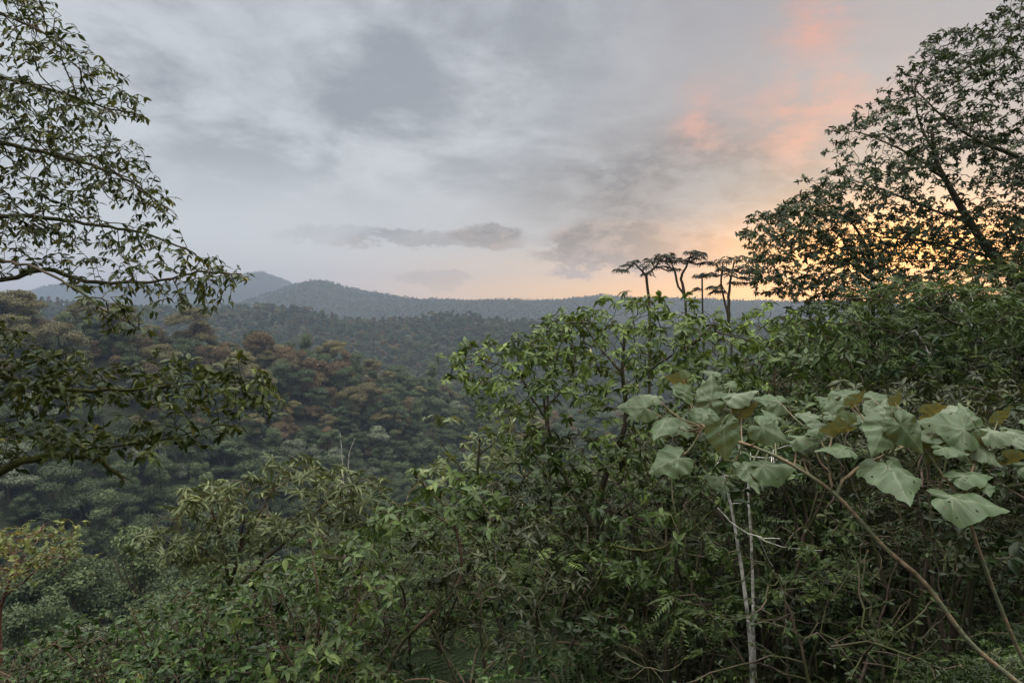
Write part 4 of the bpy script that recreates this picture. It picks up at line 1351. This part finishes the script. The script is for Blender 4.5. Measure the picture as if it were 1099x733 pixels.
strand('dead_branch', 'tan bare branch lying across the foot of the forked tree', 'branch', [P(640, 700, 10.5), P(668, 692, 10.3), P(690, 704, 10.2), P(715, 715, 10.2)], .014, .005, M['stem_tan'], twigs=4, seed=1)
strand('dead_branch', 'thin arched grey twig left of the white-barked trunks', 'branch', [P(770, 545, 7.6), P(795, 568, 7.5), P(820, 577, 7.5), P(837, 578, 7.5)], .008, .004, M['bark_pale'], twigs=2, seed=2)
strand('dead_branch', 'mossy horizontal branch reaching from the white-barked trunks to the forked tree', 'branch', [P(655, 585, 10.0), P(700, 590, 9.6), P(740, 572, 9.3), P(765, 548, 9.0)], .022, .010, M['bark_moss'], twigs=5, seed=3)
strand('dead_branch', 'brown twiggy branch leaning in the gloom below the slanting stem', 'branch', [P(950, 733, 7.5), P(935, 660, 7.4), P(925, 620, 7.4), P(932, 590, 7.4)], .02, .008, M['stem_tan'], twigs=7, seed=4)
strand('dead_branch', 'low tan twig curling near the ground left of the tree fern', 'branch', [P(660, 700, 8.2), P(690, 715, 8.1), P(720, 718, 8.0), P(735, 705, 8.0)], .007, .003, M['stem_tan'], twigs=2, seed=5)
strand('liana', 'thin liana hanging straight between the two large-leaved plants', 'vine', [P(1015, 690, 6.4), P(1010, 640, 6.4), P(1000, 560, 6.5), P(990, 470, 6.6)], .007, .006, M['bark_dark'], seed=6)
strand('liana', 'wiry liana looping beside the leaning blotched trunk', 'vine', [P(985, 430, 12.0), P(1010, 445, 12.0), P(1040, 440, 12.0), P(1065, 415, 12.0)], .012, .01, M['bark_dark'], seed=7)
strand('liana', 'slack liana trailing off the forked trunk towards the ground', 'vine', [P(650, 640, 12.5), P(668, 610, 12.2), P(672, 640, 12.0), P(660, 690, 11.8), P(655, 740, 11.8)], .01, .008, M['bark_brown'], seed=8)
strand('dead_branch', 'bare diagonal dead stem behind the white-barked trunks', 'branch', [P(760, 690, 10), P(745, 640, 10), P(735, 590, 10), P(742, 545, 10)], .018, .006, M['stem_tan'], twigs=6, seed=9)
# dead snag on the slope
bs = gp(*P(368, 470, 60)[:2])
strand('dead_tree', 'bleached leafless snag among the trees down the slope', 'tree', [bs, P(369, 540, 60), P(367, 490, 60), P(365, 464, 60)], .13, .03, M['bark_pale'], twigs=5, seed=12)
strand('dead_tree', 'smaller crooked bleached snag beside the taller one', 'tree', [gp(*P(374, 470, 62)[:2]), P(375, 540, 62), P(374, 492, 62), P(381, 470, 62)], .1, .025, M['bark_pale'], twigs=3, seed=13)


# ------------------------------------------------------------------ the forest across the valley
def far_crown(seed, w, h, lobes, nf, fs, shape):
    g = np.random.default_rng(seed)
    pos, nrm = [], []
    vol = []
    for i in range(lobes):
        a = g.uniform(0, 2 * PI); q = math.sqrt(g.random()) * w * .8
        rr = w * g.uniform(.16, .44)
        if shape == 'umbrella':
            z = h * (.8 + .13 * g.random()) * (1 if i % 3 else .6) - .3 * h * (q / w) ** 2; fl = .5
        elif shape == 'tall':
            z = h * g.uniform(.25, .95); q *= .75 * (1.25 - z / h); fl = .9
        else:
            z = h * (.88 - .6 * (q / w) ** 1.4) * g.uniform(.55, 1.06); fl = .75
        vol.append((a, q, z, rr, fl))
    tot = sum(v[3] ** 2 for v in vol)
    for i, (a, q, z, rr, fl) in enumerate(vol):
        m = int(nf * rr ** 2 / tot)
        d = norm(g.normal(0, 1, (m, 3)))
        d[:, 2] = np.abs(d[:, 2]) * np.where(g.random(m) < .8, 1, -1)
        c = np.array([math.cos(a) * q, math.sin(a) * q, z])
        lump = 1 + .22 * np.sin(d[:, 0] * 7 + i) * np.cos(d[:, 1] * 6 + 2 * i) + .12 * np.sin(d[:, 2] * 13 + d[:, 0] * 9 + i)
        pos.append(c + d * (rr * g.uniform(.6, 1.14, (m, 1)) * lump[:, None]) * np.array([1, 1, fl]))
        nrm.append(d)
    pos, nrm = np.concatenate(pos), np.concatenate(nrm)
    n = len(pos)
    up = norm(nrm * .8 + np.array([0, 0, .5]) + g.normal(0, .5, (n, 3)))
    d = norm(np.cross(up, g.normal(0, 1, (n, 3)))) + np.array([0, 0, -.25])
    L = fs * g.uniform(.5, 1.4, n)
    return leaves(T_DIST, pos, d, up, L, L * .62, np.clip(.6 * g.random(n) + .4 * np.repeat(g.random(1), n), 0, 1))


FAR = []
for i, (nm, lk, w, h, lob, nf, fs, shp, mt) in enumerate((
    ('canopy_tree', 'blue-green domed forest tree', 4.6, 13, 16, 9240, .34, 'dome', 'far_teal'),
    ('canopy_tree', 'dark green tall-crowned forest tree', 3.8, 15, 16, 8360, .34, 'tall', 'far_green'),
    ('canopy_tree', 'rust-tinged domed forest tree', 4.8, 13, 17, 9240, .34, 'dome', 'far_rust'),
    ('canopy_tree', 'olive flat-topped forest tree', 5.2, 14, 15, 8360, .34, 'umbrella', 'far_olive'),
    ('canopy_tree', 'pale grey-green domed forest tree', 4.2, 12, 14, 7920, .34, 'dome', 'far_grey'),
    ('canopy_tree', 'blue-green flat-topped forest tree', 5.0, 14, 15, 8800, .34, 'umbrella', 'far_teal'),
    ('canopy_tree', 'rust-tinged tall-crowned forest tree', 4.0, 15, 15, 8360, .34, 'tall', 'far_rust'))):
    lv = far_crown(200 + i, w, h, lob, nf, fs, shp)
    t = bpy.data.objects.new(nm, None); COL.objects.link(t)
    gq = np.random.default_rng(300 + i)
    Pn, par, limb, rh = colonize([([(0, 0, -1), (.2, .1, h * .4), (.1, -.1, h * .75)], .26, .12)] +
                                 [([(.1, 0, h * .35), (math.cos(a) * w * .4, math.sin(a) * w * .4, h * .6), (math.cos(a) * w * .6, math.sin(a) * w * .6, h * .72)], .1, .04) for a in gq.uniform(0, 6.28, 4)],
                                 np.zeros((1, 3)) + 1e4, D=1.2, di=1, seed=i)
    tb = tubes(Pn, par, rh, k=6)
    mesh_obj('trunk', tb[0], tb[1], tb[2], M['bark_brown'] if i in (1, 4) else M['bark_dark'], t)
    cr = mesh_obj('crown', lv[0], lv[1], lv[2], M[mt], t, {'rnd': lv[3]})
    t['h'] = h
    FAR.append((nm, lk, t, cr))

g = np.random.default_rng(88)


def pick_kind(x, y):
    """rust and olive trees gather along the crest of the spur, blue-green ones fill the hollow"""
    xs = [-420, -300, -172, -136, -99, -54, -24, 40, 120]
    yc = float(np.interp(x, xs, [170, 200, 230, 250, 290, 330, 360, 400, 430]))
    c = math.exp(-((y - yc + 8) / 38) ** 2) * (1 if y < 420 else 0)
    n = .5 + .35 * float(fbm(x, y, 22, 3.3, 2))
    if y > 420:
        c = .28
    pr = c * (.35 + .75 * n) * float(np.interp(x, [-150, -70, -20], [1, .55, .3]))
    if g.random() < pr:
        return int(g.choice([2, 3, 2, 3, 6]))
    return int(g.choice([0, 1, 4, 5, 0, 1]))


pts = []
sp = 4.6
for yy in np.arange(70, 470, sp):
    for xx in np.arange(-yy * 1.05 - 20, yy * .5 + 40, sp):
        x, y = xx + g.uniform(-.8, .8) * sp, yy + g.uniform(-.8, .8) * sp
        if x > 25 and y < 300:
            continue
        if y < 105 and x > -.35 * y:
            continue
        pts.append((x, y))
info = []
for x, y in pts:
    z = hz(x, y)
    k = pick_kind(x, y)
    s = g.choice([g.uniform(.35, .75), g.uniform(.75, 1.1), g.uniform(1.15, 1.8)], p=[.42, .38, .2])
    s *= .86
    px, py = proj((x, y, z + 10 * s))
    vis = -15 < px < 600 and py < 690
    info.append((x, y, z, k, s, px, py, vis))
near_first = sorted([i for i, q in enumerate(info) if q[7]], key=lambda i: info[i][1])
# keep only trees that lie in open view: left of the near shrubs' outline
indiv = []
for i in near_first:
    x, y, z, k, s, px, py, vis = info[i]
    lim = np.interp(px, [0, 60, 130, 200, 260, 330, 400, 460, 500], [690, 680, 640, 580, 510, 480, 470, 455, 400])
    if py < lim and px < 520:
        indiv.append(i)
    if len(indiv) >= 285:
        break
sel = set(indiv)
fused = {}
for i in indiv:
    x, y, z, k, s, px, py, vis = info[i]
    nm, lk, pr, cr = FAR[k]
    o = pr if k not in fused else copy_tree(pr)
    fused[k] = 1
    o.location = (x, y, z - .5)
    o.rotation_euler = (g.normal(0, .06), g.normal(0, .06), g.uniform(0, 6.28))
    o.scale = (s * g.uniform(.9, 1.2), s * g.uniform(.9, 1.2), s)
    rg = 'in the valley hollow' if y < 170 else 'on the hillside across the valley'
    tag(o, f'{lk} {rg}', 'tree', f'{lk}s {rg}')
    o.name = nm
for k in range(len(FAR)):
    if k not in fused:
        nm, lk, pr, cr = FAR[k]
        x, y = -150 - 10 * k, 215
        pr.location = (x, y, hz(x, y)); tag(pr, f'{lk} on the hillside across the valley', 'tree', f'{lk}s on the hillside across the valley')
rest = [info[i][:5] for i in range(len(info)) if i not in sel]


def gn_forest(name, label, pts5, crowns):
    n = len(pts5)
    a = np.array(pts5, float)
    me = bpy.data.meshes.new(name)
    me.vertices.add(n)
    me.vertices.foreach_set('co', (a[:, :3] - np.array([0, 0, .6])).astype(np.float32).ravel())
    gg = np.random.default_rng(5)
    ai = me.attributes.new('kind_index', 'INT', 'POINT'); ai.data.foreach_set('value', a[:, 3].astype(np.int32))
    asz = me.attributes.new('size', 'FLOAT', 'POINT'); asz.data.foreach_set('value', a[:, 4].astype(np.float32))
    ar = me.attributes.new('turn', 'FLOAT_VECTOR', 'POINT')
    rv = np.zeros((n, 3), np.float32); rv[:, 2] = gg.uniform(0, 6.28, n); rv[:, :2] = gg.normal(0, .06, (n, 2))
    ar.data.foreach_set('vector', rv.ravel())
    o = bpy.data.objects.new(name, me)
    COL.objects.link(o)
    tag(o, label, None, None, 'stuff')
    ng = bpy.data.node_groups.new(name + ' planting', 'GeometryNodeTree')
    ng.interface.new_socket('Geometry', in_out='INPUT', socket_type='NodeSocketGeometry')
    ng.interface.new_socket('Geometry', in_out='OUTPUT', socket_type='NodeSocketGeometry')
    N, Lk = ng.nodes.new, ng.links.new
    gi, go = N('NodeGroupInput'), N('NodeGroupOutput')
    m2p = N('GeometryNodeMeshToPoints')
    Lk(gi.outputs[0], m2p.inputs[0])
    iop = N('GeometryNodeInstanceOnPoints')
    Lk(m2p.outputs[0], iop.inputs['Points'])
    jn = N('GeometryNodeJoinGeometry')
    for cr in reversed(crowns):
        oi = N('GeometryNodeObjectInfo'); oi.inputs[0].default_value = cr; oi.inputs['As Instance'].default_value = True
        oi.transform_space = 'ORIGINAL'
        Lk(oi.outputs['Geometry'], jn.inputs[0])
    Lk(jn.outputs[0], iop.inputs['Instance'])
    iop.inputs['Pick Instance'].default_value = True

    def attr(nm, ty):
        q = N('GeometryNodeInputNamedAttribute'); q.data_type = ty; q.inputs[0].default_value = nm
        return q.outputs[0]
    Lk(attr('kind_index', 'INT'), iop.inputs['Instance Index'])
    e2r = N('FunctionNodeEulerToRotation')
    Lk(attr('turn', 'FLOAT_VECTOR'), e2r.inputs[0]); Lk(e2r.outputs[0], iop.inputs['Rotation'])
    Lk(attr('size', 'FLOAT'), iop.inputs['Scale'])
    Lk(iop.outputs[0], go.inputs[0])
    md = o.modifiers.new('planting', 'NODES')
    md.node_group = ng
    return o


# woods on the hills behind: too far to count
def scatter(y0, y1, step, xfac0, xfac1):
    out = []
    y = y0
    while y < y1:
        x = xfac0 * y
        while x < xfac1 * y:
            a, b_ = x + g.uniform(-.5, .5) * step, y + g.uniform(-.5, .5) * step
            out.append((a, b_))
            x += step
        y += step
    return out


wood = [(x, y, hz(x, y), pick_kind(x, y), g.uniform(.7, 1.15)) for x, y in scatter(560, 960, 8.5, -.85, .45)]
wood += [(x, y, hz(x, y) - 4, pick_kind(x, y), g.uniform(.45, .7)) for x, y in scatter(1560, 1840, 9, -.8, .55)]
wood += [(x, y, hz(x, y) - 6, pick_kind(x, y), g.uniform(.65, .95)) for x, y in scatter(1890, 2010, 10, -.75, .1)]
wood += [(x, y, hz(x, y) - 7, pick_kind(x, y), g.uniform(.65, .95)) for x, y in scatter(2850, 3020, 14, -.85, .05)]
rightwood = [(x, y, hz(x, y), int(g.choice([0, 1, 4, 5])), g.uniform(.5, .85)) for x, y in [(g.uniform(25, 150), g.uniform(72, 110)) for _ in range(420)] if x > .27 * y]
gn_forest('forest', 'unbroken forest canopy covering the farther hills and the back of the near spur', rest + wood + rightwood, [f[3] for f in FAR])

# low plants hiding the soil close by
und = []
g = np.random.default_rng(91)
for _ in range(3200):
    Y = 4.5 + 30 * g.random() ** 1.4
    x = px2x(g.uniform(-250, 1350), Y)
    if Y < 6 and abs(x) < 2.2:
        continue
    und.append((x, Y, hz(x, Y) + .55, int(g.integers(0, 6)), g.uniform(.22, .42)))
fol = []
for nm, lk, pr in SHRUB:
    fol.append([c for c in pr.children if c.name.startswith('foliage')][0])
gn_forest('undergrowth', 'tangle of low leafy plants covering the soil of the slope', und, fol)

# ------------------------------------------------------------------ air
SIG = 2.7e-4


def haze():
    x0, x1, y0, y1, z0, z1 = -3050, 3050, -300, 3450, -110, 172
    V = np.array([(x, y, z) for z in (z0, z1) for y in (y0, y1) for x in (x0, x1)], float)
    F = [(0, 2, 3, 1), (4, 5, 7, 6), (0, 1, 5, 4), (2, 6, 7, 3), (0, 4, 6, 2), (1, 3, 7, 5)]
    m, t, out = nt('haze')
    v = t.nodes.new('ShaderNodeVolumePrincipled')
    v.inputs['Color'].default_value = (.46, .57, .78, 1)
    v.inputs['Density'].default_value = SIG
    v.inputs['Anisotropy'].default_value = .35
    t.links.new(v.outputs[0], out.inputs['Volume'])
    o = mesh_obj('haze', V, np.array(F).ravel(), np.full(6, 4), m, smooth=False)
    tag(o, 'thin evening haze filling the valley', None, None, 'stuff')


haze()

# ------------------------------------------------------------------ sky
SUN_AZ, SUN_EL = 30.0, 5.0


class E:
    """a float socket with arithmetic"""
    t = None

    def __init__(s, sock):
        s.s = sock

    @staticmethod
    def op(o, *a, clamp=False):
        n = E.t.nodes.new('ShaderNodeMath'); n.operation = o; n.use_clamp = clamp
        for i, x in enumerate(a):
            if isinstance(x, E):
                E.t.links.new(x.s, n.inputs[i])
            else:
                n.inputs[i].default_value = float(x)
        return E(n.outputs[0])

    def __add__(s, o): return E.op('ADD', s, o)
    __radd__ = __add__
    def __sub__(s, o): return E.op('SUBTRACT', s, o)
    def __rsub__(s, o): return E.op('SUBTRACT', o, s)
    def __mul__(s, o): return E.op('MULTIPLY', s, o)
    __rmul__ = __mul__
    def __truediv__(s, o): return E.op('DIVIDE', s, o)
    def __neg__(s): return E.op('MULTIPLY', s, -1)


def sky_world():
    w = bpy.data.worlds.new('World')
    scene.world = w
    w.use_nodes = True
    t = w.node_tree
    t.nodes.clear()
    E.t = t
    N, Lk = t.nodes.new, t.links.new
    out = N('ShaderNodeOutputWorld')
    tc = N('ShaderNodeTexCoord')
    sep = N('ShaderNodeSeparateXYZ'); Lk(tc.outputs['Generated'], sep.inputs[0])
    X, Y, Z = (E(sep.outputs[i]) for i in range(3))
    deg = 180 / PI
    az = E.op('ARCTAN2', X, Y) * deg
    el = E.op('ARCSINE', Z) * deg
    exp = lambda x: E.op('EXPONENT', x)
    clamp = lambda x: E.op('ADD', x, 0, clamp=True)
    mx = lambda a, b: E.op('MAXIMUM', a, b)
    sm = lambda x, a, b: smooth(x, a, b)

    def smooth(x, a, b):
        n = N('ShaderNodeMapRange'); n.interpolation_type = 'SMOOTHSTEP'
        Lk(x.s, n.inputs[0]); n.inputs[1].default_value = a; n.inputs[2].default_value = b
        return E(n.outputs[0])

    def vec(x, y, z):
        n = N('ShaderNodeCombineXYZ')
        for i, q in enumerate((x, y, z)):
            if isinstance(q, E):
                Lk(q.s, n.inputs[i])
            else:
                n.inputs[i].default_value = q
        return n.outputs[0]

    def noise(v, scale, detail=6, rough=.55, dist=0.):
        n = N('ShaderNodeTexNoise')
        n.inputs['Scale'].default_value = scale; n.inputs['Detail'].default_value = detail
        n.inputs['Roughness'].default_value = rough; n.inputs['Distortion'].default_value = dist
        Lk(v, n.inputs['Vector'])
        return E(n.outputs[0])

    def mixc(f, a, b):
        n = N('ShaderNodeMix'); n.data_type = 'RGBA'
        Lk(f.s, n.inputs[0])
        for i, q in ((6, a), (7, b)):
            if isinstance(q, tuple):
                n.inputs[i].default_value = (*q[:3], 1)
            else:
                Lk(q, n.inputs[i])
        return n.outputs[2]

    # the cloud sheet seen in perspective: direction carried onto a level layer
    zz = mx(Z, 0.0) + .26
    lay = vec(X / zz, Y / zz, 0.0)
    n_big = noise(lay, 1.15, 8, .6, .4)
    n_fine = noise(lay, 3.2, 8, .6, .2)
    loc = vec(az * .05, el * .12, 0.0)
    n_loc = noise(loc, 1.3, 8, .62)
    n_loc2 = noise(loc, 3.2, 6, .6)
    n_loc3 = noise(vec(az * .16, el * .3, 3.0), 2.2, 7, .65)
    waz = az + (n_loc - .5) * 9
    wel = el + (n_loc2 - .5) * 5

    def blob(a0, e0, sa, se, wx=waz, we=wel):
        return exp(-((wx - a0) * (wx - a0) / (sa * sa) + (we - e0) * (we - e0) / (se * se)))

    # clear-to-veiled gradient low down: grey-mauve on the left, peach in the middle, gold on the right
    low = mixc(smooth(az, -22, 9), srgb(188, 184, 188), (.92, .54, .2))
    low = mixc(smooth(az, 2, 20), low, (1.25, .56, .05))
    mid_ = mixc(smooth(az, -25, 22), srgb(186, 189, 194), srgb(160, 154, 154))
    hi = srgb(180, 186, 190)
    base = mixc(smooth(el, 0.4, 6.0), low, mid_)
    base = mixc(smooth(el, 8, 19), base, hi)
    # cloud light and shade
    dens = smooth(n_big * .75 + n_fine * .4, .48, .66)
    top_w = smooth(el, 5, 15)
    cloud = mixc(dens, srgb(184, 187, 191), srgb(122, 125, 132))
    col = mixc(clamp(top_w * .85), base, cloud)
    col = mixc(clamp(smooth(az, 0, 15) * smooth(el, 5.5, 9) * (.6 + .6 * n_loc)), col, srgb(142, 139, 143))
    # bank of darker cloud to the right of the middle, ragged below
    bank = clamp(blob(15.5, 10.4, 12, 4.0) * (.25 + 1.2 * smooth(n_loc2 * .4 + n_loc * .35 + n_loc3 * .35, .42, .64)))
    col = mixc(clamp(bank * 1.5), col, mixc(smooth(n_loc3, .35, .65), srgb(84, 85, 93), srgb(126, 122, 126)))
    bank2 = clamp(blob(-2, 19, 17, 5) * (.1 + 1.1 * smooth(n_loc2 * .4 + n_loc * .7, .42, .68)))
    col = mixc(clamp(bank2 * .8), col, srgb(134, 136, 142))
    # sunlit pinks
    for a0, e0, sa, se, k in ((24.5, 21.5, 2.2, 2.6, .5), (15.5, 15.0, 2.0, 2.4, .42), (22, 13.5, 2.6, 2.6, .4), (24.5, 15.5, 4.5, 3.5, .35), (27.5, 24.5, 5, 2.2, .3)):
        col = mixc(clamp(blob(a0, e0, sa, se) * (1.6 * smooth(n_loc3 * .5 + n_loc2 * .6, .4, .7)) * k), col, srgb(210, 138, 112))
    # low dark puffs over the horizon
    puff = smooth(n_loc2 * .55 + n_loc * .6, .50, .66)
    for a0, e0, sa, se, k in ((9.5, 5.0, 6.0, 1.9, 1.25), (16, 4.4, 6, 1.1, 1.0), (-5.8, 5.6, 6.5, .7, .5), (-2.2, 6.0, 2.6, .8, .7), (-6.5, 2.4, 3.0, .5, .3), (-14, 5.9, 4, .5, .22)):
        m = blob(a0, e0, sa, se, az + (n_loc3 - .5) * 5, el + (n_loc3 - .5) * 3.2 + (n_loc2 - .5) * 1.5)
        col = mixc(clamp(smooth(m * (.1 + 1.5 * n_loc3 + .2 * puff), .12, .42) * k), col, mixc(smooth(n_loc3, .38, .66), srgb(84, 80, 86), srgb(150, 130, 124)))
    # the gold after the sun has gone behind the ridge
    glow = exp(-((az - 29.5) * (az - 29.5) / 120.0 + (el - 3.6) * (el - 3.6) / 9.0))
    col = mixc(clamp(glow * 1.0), col, (2.4, .86, .004))
    # brighter overcast high overhead and behind, out of the picture
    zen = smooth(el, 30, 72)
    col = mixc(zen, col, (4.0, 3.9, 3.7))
    # below the horizon
    col = mixc(smooth(el, -1, -9), col, (.12, .13, .12))
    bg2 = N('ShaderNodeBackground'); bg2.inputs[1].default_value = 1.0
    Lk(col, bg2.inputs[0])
    sky = N('ShaderNodeTexSky'); sky.sky_type = 'NISHITA'; sky.sun_disc = False
    sky.sun_elevation = R(SUN_EL); sky.sun_rotation = R(SUN_AZ)
    sky.dust_density = 1
    bg1 = N('ShaderNodeBackground'); bg1.inputs[1].default_value = .02
    Lk(sky.outputs[0], bg1.inputs[0])
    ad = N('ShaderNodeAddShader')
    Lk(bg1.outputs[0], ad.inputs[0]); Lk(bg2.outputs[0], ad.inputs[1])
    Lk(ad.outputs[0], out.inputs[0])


sky_world()

sd = bpy.data.lights.new('sun', 'SUN')
sd.energy = 1.2
sd.angle = R(12)
sd.color = (1.0, .68, .42)
so = bpy.data.objects.new('sun', sd)
COL.objects.link(so)
dv = Vector((math.sin(R(SUN_AZ)) * math.cos(R(SUN_EL)), math.cos(R(SUN_AZ)) * math.cos(R(SUN_EL)), math.sin(R(SUN_EL))))
so.rotation_euler = dv.to_track_quat('Z', 'Y').to_euler()
so.location = dv * 50

# ------------------------------------------------------------------ camera and render settings
cd = bpy.data.cameras.new('camera')
cd.lens = 24.0
cd.sensor_width = 36.0
cd.clip_start = .05
cd.clip_end = 20000
co = bpy.data.objects.new('camera', cd)
COL.objects.link(co)
co.location = (0, 0, 0)
co.rotation_euler = (PI / 2 - PITCH, 0, 0)
scene.camera = co
scene.view_settings.view_transform = 'Standard'
scene.view_settings.look = 'None'
scene.view_settings.exposure = 0.27
scene.view_settings.gamma = 1
scene.view_settings.use_curve_mapping = False
cy = scene.cycles
cy.max_bounces = 5
cy.diffuse_bounces = 3
cy.glossy_bounces = 2
cy.transmission_bounces = 3
cy.volume_bounces = 1
cy.use_denoising = True
cy.use_adaptive_sampling = True
cy.adaptive_threshold = .02
